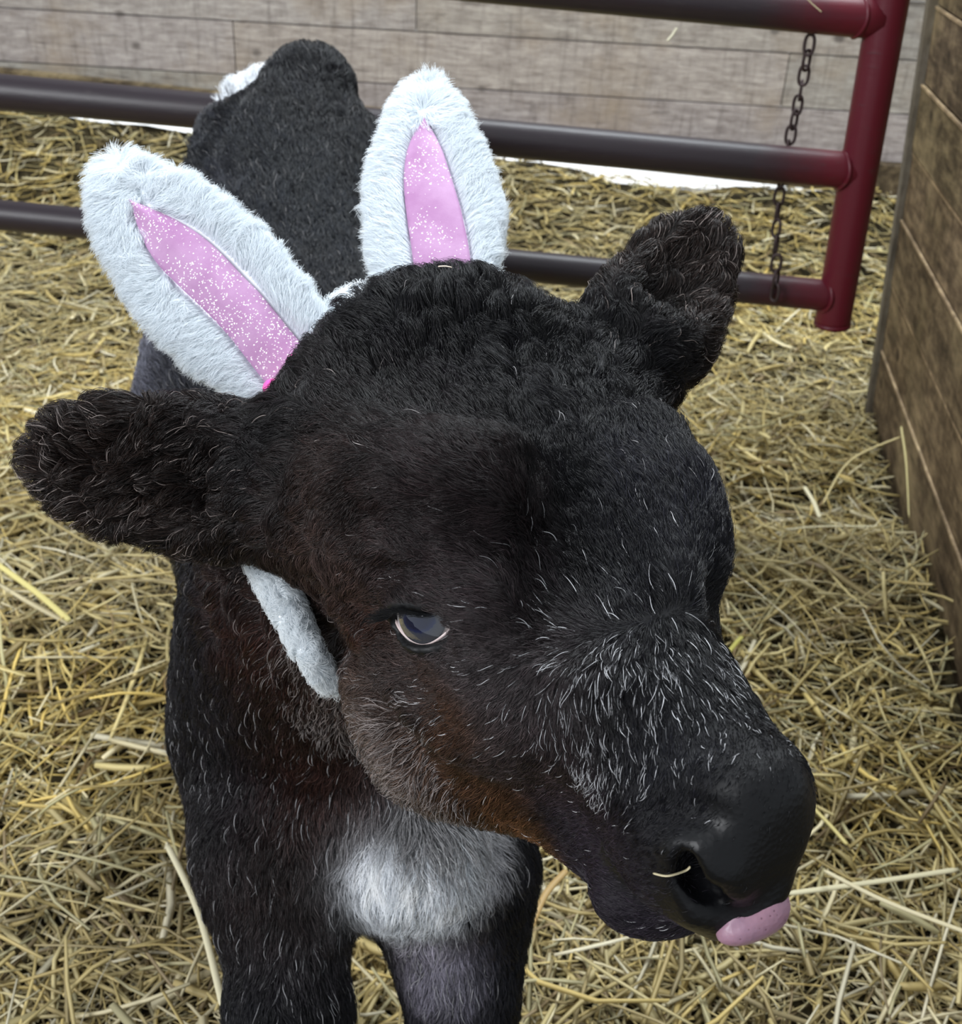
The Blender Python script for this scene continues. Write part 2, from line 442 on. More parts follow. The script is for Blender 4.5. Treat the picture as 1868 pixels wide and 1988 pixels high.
# ---------------------------------------------------------------- signed distance sculpting
class Sculpt:
    def __init__(s, lo, hi, h):
        s.lo = np.asarray(lo, float); s.h = h
        s.n = np.ceil((np.asarray(hi) - s.lo) / h).astype(int) + 1
        s.v = np.full(s.n, .5, np.float32)
        s.ax = [s.lo[i] + h * np.arange(s.n[i]) for i in range(3)]
    def region(s, lo, hi):
        a = np.maximum(np.floor((lo - s.lo) / s.h).astype(int), 0)
        b = np.minimum(np.ceil((hi - s.lo) / s.h).astype(int) + 1, s.n)
        sl = tuple(slice(a[i], max(b[i], a[i])) for i in range(3))
        X, Y, Z = np.meshgrid(*[s.ax[i][sl[i]].astype(np.float32) for i in range(3)], indexing='ij')
        return sl, np.stack([X, Y, Z], -1)
    def apply(s, sl, d, k, sub):
        a = s.v[sl]
        if sub:
            d = -d
            h = np.maximum(k - np.abs(a - d), 0) / k; s.v[sl] = np.maximum(a, d) + h * h * k * .25
        else:
            h = np.maximum(k - np.abs(a - d), 0) / k; s.v[sl] = np.minimum(a, d) - h * h * k * .25
    def cone(s, a, b, ra, rb, k=.02, sub=False):
        a = np.asarray(a, float); b = np.asarray(b, float)
        m_ = max(ra, rb) + k + .015
        sl, p = s.region(np.minimum(a, b) - m_, np.maximum(a, b) + m_)
        if p.size == 0: return
        ab = b - a; t = np.clip(((p - a.astype(np.float32)) @ ab.astype(np.float32)) / max(ab @ ab, 1e-9), 0, 1)
        d = np.linalg.norm(p - a.astype(np.float32) - t[..., None] * ab.astype(np.float32), axis=-1) - (ra + (rb - ra) * t)
        s.apply(sl, d, k, sub)
    def ell(s, c, rad, basis=np.eye(3), k=.02, sub=False):
        c = np.asarray(c, float); rad = np.asarray(rad, float); m_ = rad.max() + k + .015
        sl, p = s.region(c - m_, c + m_)
        if p.size == 0: return
        q = (p - c.astype(np.float32)) @ basis.astype(np.float32)
        k0 = np.linalg.norm(q / rad.astype(np.float32), axis=-1)
        k1 = np.linalg.norm(q / (rad * rad).astype(np.float32), axis=-1) + 1e-6
        s.apply(sl, k0 * (k0 - 1) / k1, k, sub)
    def extract(s):
        v = s.v; S = v < 0; n = v.shape
        c = np.zeros([x - 1 for x in n], np.int8)
        for a in (0, 1):
            for b in (0, 1):
                for d in (0, 1):
                    c += S[a:n[0] - 1 + a, b:n[1] - 1 + b, d:n[2] - 1 + d]
        act = (c > 0) & (c < 8)
        I = np.argwhere(act); ids = np.full(act.shape, -1, np.int32); ids[act] = np.arange(len(I))
        acc = np.zeros((len(I), 3)); cnt = np.zeros(len(I))
        cor = [(a, b, d) for a in (0, 1) for b in (0, 1) for d in (0, 1)]
        for p in cor:
            for ax in range(3):
                if p[ax] == 1: continue
                q = list(p); q[ax] = 1
                A = v[I[:, 0] + p[0], I[:, 1] + p[1], I[:, 2] + p[2]]; B_ = v[I[:, 0] + q[0], I[:, 1] + q[1], I[:, 2] + q[2]]
                mk = (A < 0) != (B_ < 0); t = np.where(mk, A / (A - B_ + 1e-12), 0)
                pt = np.tile(np.array(p, float), (len(I), 1)); pt[:, ax] += t
                acc[mk] += pt[mk]; cnt[mk] += 1
        V = (I + acc / cnt[:, None]) * s.h + s.lo
        Q = []
        for ax in range(3):
            o1, o2 = (ax + 1) % 3, (ax + 2) % 3
            sa = [slice(1, -1)] * 3; sa[ax] = slice(0, n[ax] - 1); sb = list(sa); sb[ax] = slice(1, n[ax])
            A = S[tuple(sa)]; B_ = S[tuple(sb)]
            E = np.argwhere(A != B_)
            if len(E) == 0: continue
            off = np.array([1, 1, 1]); off[ax] = 0
            E = E + off
            up = S[E[:, 0], E[:, 1], E[:, 2]]
            e1 = np.zeros(3, int); e1[o1] = 1; e2 = np.zeros(3, int); e2[o2] = 1
            g_ = lambda X: ids[X[:, 0], X[:, 1], X[:, 2]]
            q = np.stack([g_(E - e1 - e2), g_(E - e2), g_(E), g_(E - e1)], 1)
            q[~up] = q[~up][:, ::-1]; Q.append(q)
        return V, np.concatenate(Q)

hb = HB
def hs(s_, r, d): return HW(s_, r, d)
def hell(c, rad, k=.02, sub=False, basis=None):
    if basis is None: S_.ell(hs(*c), np.array(rad) * HSC, hb, k, sub)
    else: S_.ell(hs(*c), rad, basis, k, sub)
S_ = Sculpt((-.34, .18, -.01), (.36, 1.62, 1.0), .0026)
sc_ = S_
# torso
rump = P(552, 385, 1.33); barrel = P(585, 820, 1.14); chest = P(672, 1330, .94)
sc_.cone(rump, barrel, .120, .150, .05)
sc_.cone(barrel, chest, .150, .112, .05)
tailh = P(600, 180, 1.33)
sc_.cone(P(440, 242, 1.40), P(540, 215, 1.40), .038, .05, .03)
sc_.cone(tailh, P(590, 420, 1.30), .054, .075, .035)
sc_.cone(P(425, 360, 1.34), rump, .065, .07, .05)
sc_.cone(P(400, 420, 1.30), P(420, 700, 1.18), .055, .06, .05)
sc_.cone(P(700, 380, 1.34), rump, .07, .07, .05)
# shoulders, brisket, neck
sc_.cone(P(520, 1430, .88), P(535, 1640, .84), .068, .052, .05)
sc_.cone(P(840, 1480, .93), P(860, 1680, .86), .068, .048, .05)
sc_.cone(P(690, 1480, .86), P(800, 1655, .80), .085, .048, .05)
sc_.cone(chest, P(700, 1180, .80), .112, .095, .06)
sc_.cone(P(600, 1250, .84), P(640, 1080, .74), .085, .075, .05)
sc_.cone(P(690, 1180, .80), hs(-.01, 0, -.05), .095, .070, .05)
# legs, with knee, cannon, fetlock and hoof
def foreleg(sh, kn, foot, rk):
    sc_.cone(sh, kn, .050, rk, .04)
    mid = kn * .5 + foot * .5
    sc_.ell(kn + (0, -.006, 0), (rk * 1.05, rk * 1.1, rk * 1.25), k=.02)
    sc_.cone(kn, foot + (0, 0, .085), rk * .80, rk * .62, .02)
    sc_.ell(foot + (0, -.005, .075), (.024, .027, .026), k=.015)
    sc_.cone(foot + (0, -.005, .075), foot + (0, -.018, .03), .021, .022, .015)
k1 = P(560, 1960, .80); k2 = P(898, 1960, .84)
f1 = np.array([k1[0] - .005, k1[1] + .01, 0]); f2 = np.array([k2[0] + .005, k2[1] + .01, 0])
foreleg(P(545, 1660, .82), k1, f1, .036)
foreleg(P(890, 1700, .85), k2, f2, .031)
sc_.cone(P(885, 1700, .85), P(890, 1850, .84), .044, .033, .04)
def hindleg(sx):
    hip = rump + np.array([sx * .075, -.02, -.05])
    stifle = np.array([hip[0] + sx * .035, hip[1] - .11, .44])
    hock = np.array([hip[0] + sx * .02, hip[1] + .09, .29])
    fet = np.array([hip[0] + sx * .02, hip[1] + .03, .08])
    sc_.cone(hip, stifle, .11, .066, .05)
    sc_.cone(stifle, hock, .060, .030, .03)
    sc_.cone(hock + (0, .012, .01), fet, .028, .020, .02)
    sc_.ell(fet, (.024, .026, .026), k=.015)
    sc_.cone(fet, fet + (0, -.022, -.045), .021, .023, .015)
    return fet
h1 = hindleg(-1); h2 = hindleg(1)
# head
hell((-.005, -.004, -.010), (.085, .076, .064), .03)
hell((-.066, -.006, .032), (.052, .068, .048), .04)
sc_.cone(hs(.03, 0, -.002), hs(.14, 0, -.012), .060, .047, .03)
sc_.cone(hs(.14, 0, -.012), hs(.262, 0, -.022), .047, .033, .03)
sc_.cone(hs(.06, 0, .018), hs(.268, 0, .000), .036, .023, .03)
EYEC = {}
def eye_frame(r_):
    c = hs(.1035, r_ * .0580, -.0045)
    ez = unit(HB @ np.array([.50, r_ * 1.0, .18]))
    ex = unit(HB @ np.array([.90, 0, .50])); ex = unit(ex - ez * (ex @ ez))      # towards the muzzle
    ey = np.cross(ez, ex)
    if ey @ (HB @ np.array([0, 0, 1.])) < 0: ey = -ey
    return c, ex, ey, ez
ER = .0222
def lid_point(r_, u, up, rise=.0008):
    c, ex, ey, ez = eye_frame(r_)
    x = -.0196 + .0392 * u; h = math.sin(math.pi * u)
    y = (.0098 * h ** .8 if up else -.0112 * h ** .9) + .0010 - .002 * u
    z = math.sqrt(max(ER * ER - x * x - y * y, 1e-8))
    return c + ex * x + ey * y + ez * (z + rise - .000)
def eye_lids(r_):
    c, ex, ey, ez = eye_frame(r_)
    S_.cone(c + ez * .004, c + ez * .009, .0185, .0165, .006)                         # seat of the lids
    for k in range(14):
        a, b = k / 14, (k + 1) / 14
        S_.cone(lid_point(r_, a, True, .0012), lid_point(r_, b, True, .0012), .0032, .0032, .006)
        S_.cone(lid_point(r_, a, False, .0000), lid_point(r_, b, False, .0000), .0024, .0024, .005)
    E3 = np.stack([ex, ey, ez], 1)
    S_.ell(c + ez * .0205 - ey * .0004, (.0196, .0088, .0135), E3, .002, True)
for r_ in (-1, 1):
    sc_.cone(hs(.075, r_ * .048, .022), hs(.128, r_ * .050, .020), .024, .019, .018)      # brow
    hell((.115, r_ * .042, -.030), (.062, .028, .046), .03)                       # cheek
    hell((.066, r_ * .040, -.076), (.060, .036, .058), .035)                      # jaw angle
    hell((.272, r_ * (.017 if r_ > 0 else .012), -.008), (.022, .018, .021), .012)                      # nostril wing
    sc_.cone(hs(-.01, r_ * .072 - .004, .016), hs(.085, r_ * .054, .016), .030 if r_ < 0 else .024, .026, .03)
    sc_.cone(hs(-.055, r_ * .060 - .003, .026), hs(-.02, r_ * .070, .018), .036 if r_ < 0 else .028, .034 if r_ < 0 else .028, .03)
    sc_.cone(hs(.02, r_ * .060, .0), hs(-.04, r_ * .082, -.008), .042, .034, .03)
hell((.261, .002, -.016), (.030, .029, .032), .016)
hell((.262, 0, -.034), (.032, .034, .019), .014)                                  # upper lip
hell((.100, 0, -.092), (.052, .052, .036), .03)
sc_.cone(hs(.07, 0, -.097), hs(.235, 0, -.064), .038, .026, .03)
hell((.246, 0, -.067), (.028, .034, .017), .008)                                  # chin
for r_ in (-1, 1):
    nb = np.stack([unit(hb @ np.array([.85, r_ * .1, .5])), unit(hb @ np.array([-.5, r_ * .3, .8])), np.zeros(3)], 1)
    nb[:, 1] = unit(nb[:, 1] - nb[:, 0] * (nb[:, 0] @ nb[:, 1])); nb[:, 2] = np.cross(nb[:, 0], nb[:, 1])
    if r_ < 0: hell((.291, r_ * .027, -.011), (.019, .017, .0105), .005, True, nb)
    if r_ < 0: hell((.284, r_ * .038, -.018), (.012, .0065, .006), .005, True, nb)
    # eye socket
    eye_lids(r_)
# hollow between the brows, the groove in front of the eye
sc_.cone(hs(.075, .0, .078), hs(.135, .0, .062), .018, .014, .035, True)
sc_.cone(hs(.145, .030, .050), hs(.175, .036, .030), .008, .008, .025, True)
sc_.cone(hs(.145, -.030, .050), hs(.175, -.036, .030), .008, .008, .025, True)
# mouth line
for r_ in (-1, 1):
    sc_.cone(hs(.287, r_ * .018, -.049), hs(.22, r_ * .044, -.047), .0022, .0015, .006, True)
sc_.cone(hs(.289, -.02, -.049), hs(.289, .02, -.049), .0025, .0025, .006, True)

# ears: a leaf-shaped cup on a stalk
def ear(base, tip, widthdir, face, Wd, Ln, stalk, sr=.040):
    u = unit(tip - base); w = unit(widthdir - u * (widthdir @ u)); f_ = np.cross(u, w)
    if f_ @ face < 0: f_ = -f_
    Bs = np.stack([u, w, f_], 1)
    c = base + u * Ln * .52
    sc_.ell(c, (Ln * .52, Wd, .020), Bs, .012)
    sc_.ell(base + u * Ln * .30, (Ln * .30, Wd * .86, .028), Bs, .02)
    sc_.cone(stalk, base + u * Ln * .10, sr, .034, .03)
    sc_.ell(c + f_ * .024 + u * .004, (Ln * .44, Wd * .74, .018), Bs, .012, True)
    return u, w, f_, c
earR = ear(P(520, 945, .625), P(85, 880, .60), P(330, 770, .6) - P(260, 1060, .6), -F + .25 * np.array([0, 0, -1.]), .038, .122, hs(-.028, .072, -.014), .034)
earL = ear(P(1225, 690, .675), P(1375, 450, .70), P(1400, 660, .7) - P(1200, 500, .7), -F * .8 + R * .6, .034, .104, hs(-.03, -.075, -.005))
# surface detail laid on the sculpt: folds over the eye, brow swell, cheek ridge, nose wrinkle
def FS(px, py):
    v = P(px, py, 1) - CAM
    for t in np.arange(.30, 1.3, .0012):
        i = ((CAM + v * t - S_.lo) / S_.h).astype(int)
        if (i >= 0).all() and (i < S_.n).all() and S_.v[tuple(i)] < 0: return CAM + v * t, -unit(v)
def stroke(pix_, r, off, k, sub):
    q = [FS(*a) for a in pix_]; q = [a[0] + a[1] * off for a in q if a]
    for a, b in zip(q[:-1], q[1:]): S_.cone(a, b, r, r, k, sub)
stroke([(720, 905), (850, 930), (960, 960), (1010, 1000)], .012, -.007, .035, False)
stroke([(1270, 860), (1300, 960), (1300, 1060), (1270, 1120)], .012, -.006, .03, False)
stroke([(690, 1000), (800, 1005), (930, 1035), (1030, 1075), (1075, 1150), (1075, 1230)], .006, .0025, .016, True)
stroke([(740, 1110), (830, 1105), (930, 1150), (985, 1215)], .0035, .0015, .009, True)
stroke([(1120, 960), (1160, 1060), (1180, 1150)], .013, .005, .035, True)
stroke([(690, 1180), (760, 1290), (830, 1370), (880, 1430)], .005, -.0015, .014, False)
stroke([(650, 1230), (720, 1330), (790, 1420), (830, 1500)], .006, .003, .018, True)
stroke([(1270, 1590), (1340, 1570), (1410, 1580)], .004, .0018, .012, True)
stroke([(1350, 1772), (1400, 1786), (1450, 1766), (1500, 1726)], .0055, -.004, .010, False)      # lip under the nostril
stroke([(1322, 1650), (1362, 1652), (1400, 1684), (1432, 1726)], .0042, -.0026, .008, False)      # nostril rim
stroke([(1330, 1725), (1355, 1765), (1400, 1782)], .004, -.002, .008, False)
nq = [FS(*a) for a in ((1334, 1668), (1347, 1695), (1367, 1718), (1394, 1730))]
for (a, b), ra in zip(zip(nq[:-1], nq[1:]), ((.0038, .0056), (.0056, .0058), (.0058, .0036))):
    S_.cone(a[0] - a[1] * .002, b[0] - b[1] * .002, *ra, .003, True)
    S_.cone(a[0] - a[1] * .007, b[0] - b[1] * .007, *ra, .003, True)
stroke([(1450, 1520), (1490, 1500)], .010, -.006, .02, False)
CV, CQ = S_.extract()
print('calf verts', len(CV))
# soften the sculpt a little
E_ = np.concatenate([CQ[:, [0, 1]], CQ[:, [1, 2]], CQ[:, [2, 3]], CQ[:, [3, 0]]])
deg = np.bincount(E_.ravel(), minlength=len(CV)).astype(float)[:, None]
for it in range(3):
    acc = np.zeros_like(CV)
    for a in (0, 1):
        for k in range(3): acc[:, k] += np.bincount(E_[:, a], CV[E_[:, 1 - a], k], len(CV))
    CV = CV * .5 + .5 * acc / deg
def vnormals(V, Q):
    fn = np.cross(V[Q[:, 2]] - V[Q[:, 0]], V[Q[:, 3]] - V[Q[:, 1]]); n = np.zeros_like(V)
    for j in range(4):
        for k in range(3): n[:, k] += np.bincount(Q[:, j], fn[:, k], len(V))
    return nrm(n)
CN = vnormals(CV, CQ)
CN_ = CN

M['skin'] = mat('black_calf_skin', rough=.5, spec=.22)
L(M['skin'], attrcol(M['skin'], 'col'), B(M['skin']).inputs['Base Color'])
wet = N(M['skin'], 'ShaderNodeAttribute', attribute_name='wet').outputs['Fac']
mr = N(M['skin'], 'ShaderNodeMapRange'); L(M['skin'], wet, mr.inputs[0]); mr.inputs[3].default_value = .75; mr.inputs[4].default_value = .40
L(M['skin'], mr.outputs[0], B(M['skin']).inputs['Roughness'])
vn = N(M['skin'], 'ShaderNodeTexVoronoi'); vn.inputs['Scale'].default_value = 420
L(M['skin'], coords(M['skin']), vn.inputs['Vector'])
bump(M['skin'], vn.outputs['Distance'], .22, .0008)
hol = N(M['skin'], 'ShaderNodeAttribute', attribute_name='hollow').outputs['Fac']
mh = N(M['skin'], 'ShaderNodeMapRange'); L(M['skin'], hol, mh.inputs[0]); mh.inputs[3].default_value = .30; mh.inputs[4].default_value = .02
L(M['skin'], mh.outputs[0], B(M['skin']).inputs['Specular IOR Level'])

calf = mesh('calf', CV, CQ, M['skin'])
tag(calf, 'young black calf in plush bunny ears standing on the straw, head turned, tongue tip out', 'calf')

# ---------------------------------------------------------------- calf: colours and coat
from mathutils.bvhtree import BVHTree
BV = BVHTree.FromPolygons([tuple(v) for v in CV], [tuple(q) for q in CQ.tolist()])
def SP(px, py):
    v = unit(P(px, py, 1) - CAM); h_ = BV.ray_cast(Vector(CAM), Vector(v))
    return np.array(h_[0]) if h_[0] is not None else None
for q in ((818, 1215), (1370, 1705), (1440, 1770), (850, 560), (640, 640), (520, 760), (540, 1200), (560, 930), (1222, 690)):
    s_ = SP(*q)
    if s_ is not None: print('surface', q, pix(s_)[2].round(3), headlocal(s_).round(4))
print('mouth', pix(hs(.28, 0, -.049)), pix(hs(.28, .02, -.049)), 'poll', pix(hs(-.07, 0, .07)))

def blend(p, anchors, default, w0=.02):
    """gaussian blend of values anchored at surface points"""
    acc = np.tile(np.asarray(default, float), (len(p), 1)) * w0; ws = np.full(len(p), w0)
    for c, r, val, st in anchors:
        w = st * np.exp(-((p - c) ** 2).sum(1) / (r * r))
        acc += w[:, None] * np.asarray(val, float); ws += w
    return acc / ws[:, None]
def AN(lst):
    out = []
    for px, py, r, val, st in lst:
        s_ = SP(px, py)
        if s_ is not None: out.append((s_, r, val, st))
        else: print('missed anchor', px, py)
    return out
BLK = (.0024, .0023, .0034); BRN = (.034, .021, .018); ORG = (.065, .028, .012)
RED = (.028, .010, .007); GRY = (.20, .19, .21); WHT = (.90, .93, .97); DBR = (.0075, .0048, .0048)
COLA = AN([
    (900, 600, .05, BLK, 1), (1100, 700, .06, BLK, 1), (750, 800, .04, (.007, .005, .0055), 1), (850, 900, .04, (.010, .0065, .0065), 1), (1200, 1000, .05, BLK, 1.2), (1250, 1400, .05, BLK, 1), (1350, 1600, .04, BLK, 1),
    (1200, 1740, .035, (.020, .015, .022), 1.3), (1180, 1640, .03, (.018, .013, .018), 1.2), (1270, 1500, .02, (.008, .008, .012), 1), (930, 1100, .03, (.016, .011, .012), 1.2), (800, 1060, .03, (.020, .013, .013), 1), (800, 960, .03, (.018, .012, .013), 1), (1040, 1000, .02, (.012, .008, .008), 1), (1300, 950, .03, (.008, .008, .013), 1), (640, 960, .03, BRN, 1), (600, 1050, .03, BRN, 1), (650, 1180, .028, BRN, 1),
    (720, 1220, .016, (.035, .014, .009), 1), (720, 1320, .022, BRN, 1), (640, 1290, .02, (.085, .06, .05), 1.2), (700, 1400, .022, (.11, .075, .06), 1.2), (760, 1500, .02, (.12, .085, .07), 1.2), (640, 1120, .02, (.05, .03, .025), 1), (740, 1300, .012, (.04, .028, .024), 1),
    (885, 1400, .012, ORG, 1.6), (760, 1330, .018, (.035, .024, .022), 1.5), (940, 1420, .015, (.040, .028, .026), 1), (830, 1320, .010, (.03, .016, .011), 1), (850, 1500, .018, (.06, .032, .02), 1), (920, 1540, .020, (.055, .026, .014), 1), (950, 1300, .030, (.040, .031, .032), 1.3), (1020, 1400, .025, (.035, .027, .028), 1.2),
    (1060, 1480, .025, (.028, .018, .017), 1.2), (1000, 1600, .016, (.085, .038, .016), 1.6), (1060, 1640, .012, (.06, .028, .012), 1),
    (830, 1590, .014, (.35, .34, .36), 1.4), (900, 1610, .014, (.30, .28, .28), 1.2),
    (790, 1690, .032, WHT, 22.0), (750, 1720, .022, WHT, 10), (870, 1680, .022, WHT, 6), (930, 1660, .016, (.45, .44, .46), 4), (620, 1720, .03, (.02, .014, .013), 8), (740, 1550, .022, RED, 14), (650, 1560, .03, RED, 8), (800, 1580, .018, (.05, .03, .025), 8), (700, 1540, .022, RED, 4), (600, 1620, .03, (.015, .010, .009), 1.5), (800, 1860, .02, (.06, .05, .05), 1), (690, 1650, .022, (.25, .22, .22), 1), (930, 1680, .020, (.26, .24, .25), 1.2), (640, 1600, .03, (.05, .03, .026), 1),  # red-brown upper chest: partly coat colour, partly the jaw's shadow painted in
    (560, 1400, .05, (.018, .011, .010), 1), (480, 1500, .05, (.012, .008, .009), 1), (600, 1480, .04, RED, 1.4), (520, 1300, .04, RED, 1), (700, 1560, .03, RED, 1.2), (730, 1590, .02, (.05, .02, .011), 1), (400, 1350, .05, (.012, .011, .014), 1.4),
    (430, 1550, .06, (.009, .008, .010), 1.4), (560, 1720, .05, (.035, .022, .02), 1), (600, 1840, .03, (.05, .045, .05), 1), (520, 1950, .06, (.004, .0042, .006), 2),
    (880, 1880, .022, (.30, .28, .34), 16), (930, 1790, .02, (.05, .035, .03), 2), (860, 1820, .025, (.12, .09, .09), 1.3), (975, 1880, .032, (.004, .004, .006), 9), (985, 1780, .03, (.006, .005, .006), 5), (980, 1960, .04, (.004, .004, .006), 9), (880, 1960, .03, (.12, .11, .14), 1),
    (620, 400, .15, (.004, .006, .009), 1), (600, 200, .1, (.006, .006, .008), 1), (400, 380, .04, (.03, .03, .04), .8), (400, 600, .2, (.007, .007, .01), 1),
    (300, 900, .06, (.016, .010, .008), 1.5), (150, 900, .05, (.018, .011, .009), 1.5), (420, 800, .03, BLK, 1.5), (500, 900, .03, BLK, 1.5), (1360, 520, .05, (.018, .012, .010), 1.5), (1250, 640, .03, BLK, 1.2)])
COLA += [(P(1010, y_, .84), .040, (.004, .004, .006), 30) for y_ in (1780, 1850, 1920, 1990)] + [(P(440, 175, 1.40), .045, WHT, 6), (P(480, 160, 1.40), .03, WHT, 6), (P(300, 720, 1.15), .08, (.16, .16, .20), 6), (P(330, 300, 1.33), .06, (.04, .04, .05), 3)]
def coat_col(p): return blend(p, COLA, BLK, .03)

hl = headlocal(CV)
# bare wet skin: nose pad, nostrils, lips and lid rims
def bare(p):
    h_ = headlocal(p); s_, r_, d_ = h_.T
    pad = 1 / (1 + np.exp(-(s_ + .30 * np.abs(d_ + .006) * 0 - .281 + .25 * np.clip(np.abs(r_) - .012, 0, 1)) / .003)) * (d_ > -.052) * (d_ < .03)
    pad = pad * (s_ + .9 * np.abs(np.clip(d_ + .004, 0, 1)) < 9)
    lip = np.exp(-((d_ + .049) / .006) ** 2) * (s_ > .23)
    eye = np.zeros(len(p))
    for q in (-1, 1):
        c, ex, ey, ez = eye_frame(q); v = p - c
        e = np.sqrt(((v @ ex) / .0215) ** 2 + ((v @ ey + .001) / .0135) ** 2)
        eye = np.maximum(eye, (e < 1) * (v @ ez > 0))
    return np.clip(np.maximum(np.maximum(pad, lip), eye), 0, 1), eye
bw, ew = bare(CV)
skin = coat_col(CV) * .7
skin = skin * (1 - bw[:, None]) + np.array([.0030, .0030, .0036]) * bw[:, None]
vattr(calf, 'col', skin); vattr(calf, 'wet', np.clip(bw - .3 * ew, 0, 1))

FLOW = []
for a in [(1250, 1150, 1230, 1050), (1280, 1000, 1240, 880), (1180, 850, 1120, 760), (1050, 900, 980, 820), (900, 900, 800, 860), (720, 850, 620, 820), (900, 650, 870, 560), (1050, 600, 1060, 520),
          (1180, 650, 1200, 560), (700, 700, 640, 640), (1250, 1290, 1275, 1400), (1320, 1350, 1370, 1450), (1300, 1450, 1340, 1560), (1150, 1380, 1170, 1480), (1050, 1150, 980, 1070), (950, 1050, 860, 1010), (820, 1090, 720, 1070),
          (640, 1000, 610, 1080), (660, 1200, 610, 1240), (720, 1330, 650, 1370), (810, 1480, 750, 1530), (860, 1570, 865, 1620), (950, 1350, 880, 1400), (1050, 1540, 960, 1570), (1200, 1650, 1100, 1655), (1340, 1600, 1250, 1610),
          (1200, 1760, 1110, 1740), (430, 1250, 405, 1340), (400, 1500, 385, 1590), (560, 1450, 540, 1550), (560, 1700, 570, 1800), (500, 1900, 500, 1980), (800, 1700, 790, 1770), (700, 1650, 690, 1720), (900, 1850, 890, 1940), (930, 1660, 950, 1740),
          (620, 450, 600, 350), (600, 150, 590, 100), (450, 500, 420, 400), (420, 250, 400, 220), (350, 800, 180, 820), (300, 950, 200, 1050), (150, 850, 60, 830), (500, 880, 400, 900), (1340, 500, 1390, 430), (1320, 650, 1370, 700), (1250, 640, 1290, 560)]:
    p0, p1 = SP(a[0], a[1]), SP(a[2], a[3])
    if p0 is None: print('flow miss', a); continue
    if p1 is None: p1 = P(a[2], a[3], pix(p0)[2])
    FLOW.append((p0, .035 if pix(p0)[2] < .72 else .08, unit(p1 - p0), 1.0))
LEN = [(P(440, 175, 1.40), .05, (.026,), 8)] + AN([(900, 600, .05, (.019,), 1), (1100, 700, .05, (.016,), 1), (750, 800, .05, (.012,), 1), (950, 950, .05, (.011,), 1), (1230, 1000, .04, (.010,), 1), (1200, 1250, .03, (.011,), 1), (1250, 1400, .035, (.0075,), 1.2), (1350, 1600, .035, (.0030,), 2), (1450, 1560, .025, (.0022,), 4), (1330, 1640, .012, (.0022,), 3),
          (1200, 1750, .03, (.004,), 2), (1050, 1500, .03, (.006,), 1), (950, 1300, .03, (.0055,), 1.3), (800, 1100, .02, (.005,), 1.5), (840, 1280, .015, (.003,), 2), (640, 1050, .03, (.009,), 1), (640, 1300, .03, (.014,), 1), (750, 1480, .03, (.015,), 1.4), (860, 1590, .02, (.024,), 2),
          (1000, 1590, .02, (.009,), 1), (780, 1700, .05, (.024,), 1.5), (650, 1650, .04, (.020,), 1), (430, 1450, .08, (.014,), 1), (600, 1850, .05, (.020,), 1), (520, 1960, .04, (.009,), 1), (900, 1900, .04, (.016,), 1), (600, 400, .2, (.014,), 1), (600, 180, .08, (.014,), 1),
          (300, 920, .06, (.013,), 1.5), (150, 850, .06, (.012,), 1.5), (500, 900, .03, (.010,), 1), (1360, 550, .06, (.011,), 1.5), (1260, 640, .03, (.009,), 1)])
PALE = [(P(1010, y_, .84), .045, (.0,), 25) for y_ in (1780, 1850, 1920, 1990)] + [(P(330, 320, 1.33), .05, (.25,), 6)] + AN([(1230, 1330, .022, (.07,), 2), (1300, 1250, .018, (.05,), 2), (1150, 1350, .022, (.06,), 2), (1230, 1150, .014, (.015,), 2), (1200, 1460, .018, (.07,), 2), (1320, 1400, .02, (.06,), 2), (1060, 1180, .010, (.08,), 1), (1150, 1510, .008, (.4,), 3), (1050, 1060, .010, (.03,), 1),
           (640, 1290, .020, (.38,), 3), (690, 1400, .020, (.42,), 3), (770, 1510, .020, (.42,), 3), (850, 1580, .015, (.8,), 3), (830, 1590, .012, (.8,), 3), (800, 1400, .012, (.10,), 1), (560, 1280, .02, (.05,), 1), (600, 1480, .03, (.03,), 1), (640, 1650, .03, (.06,), 1), (600, 1840, .03, (.05,), 1), (480, 1700, .05, (.008,), 3), (540, 1600, .04, (.015,), 2), (520, 1950, .04, (.01,), 2), (950, 1680, .03, (.3,), 1),
           (400, 1580, .05, (.02,), 2), (400, 1350, .05, (.01,), 2), (600, 420, .2, (.018,), 6), (380, 380, .05, (.10,), 1), (880, 1890, .018, (.25,), 3), (860, 1830, .02, (.15,), 2), (60, 900, .03, (.08,), 1), (300, 940, .05, (.05,), 1), (1420, 520, .03, (.08,), 1), (1350, 600, .05, (.03,), 1),
           (900, 700, .09, (.0006,), 6), (1000, 950, .05, (.0015,), 4), (750, 900, .04, (.001,), 4), (800, 1100, .03, (.004,), 2), (1350, 1620, .03, (.002,), 3), (1200, 1700, .03, (.003,), 2), (950, 1300, .02, (.01,), 2), (1250, 950, .04, (.006,), 2)])
CURL = AN([(900, 620, .05, (1.0,), 1), (1100, 680, .05, (1.,), 1), (750, 780, .05, (.6,), 1), (1000, 900, .05, (.5,), 1), (1250, 950, .03, (.4,), 1), (200, 900, .1, (1.3,), 1.5), (1350, 550, .06, (1.2,), 1.5), (1250, 1400, .05, (.15,), 1.5), (1200, 1700, .05, (.1,), 1), (950, 1300, .03, (.1,), 1),
           (750, 1480, .03, (.7,), 1), (800, 1700, .05, (.7,), 1), (600, 1500, .1, (.5,), 1), (600, 400, .2, (.5,), 1)])

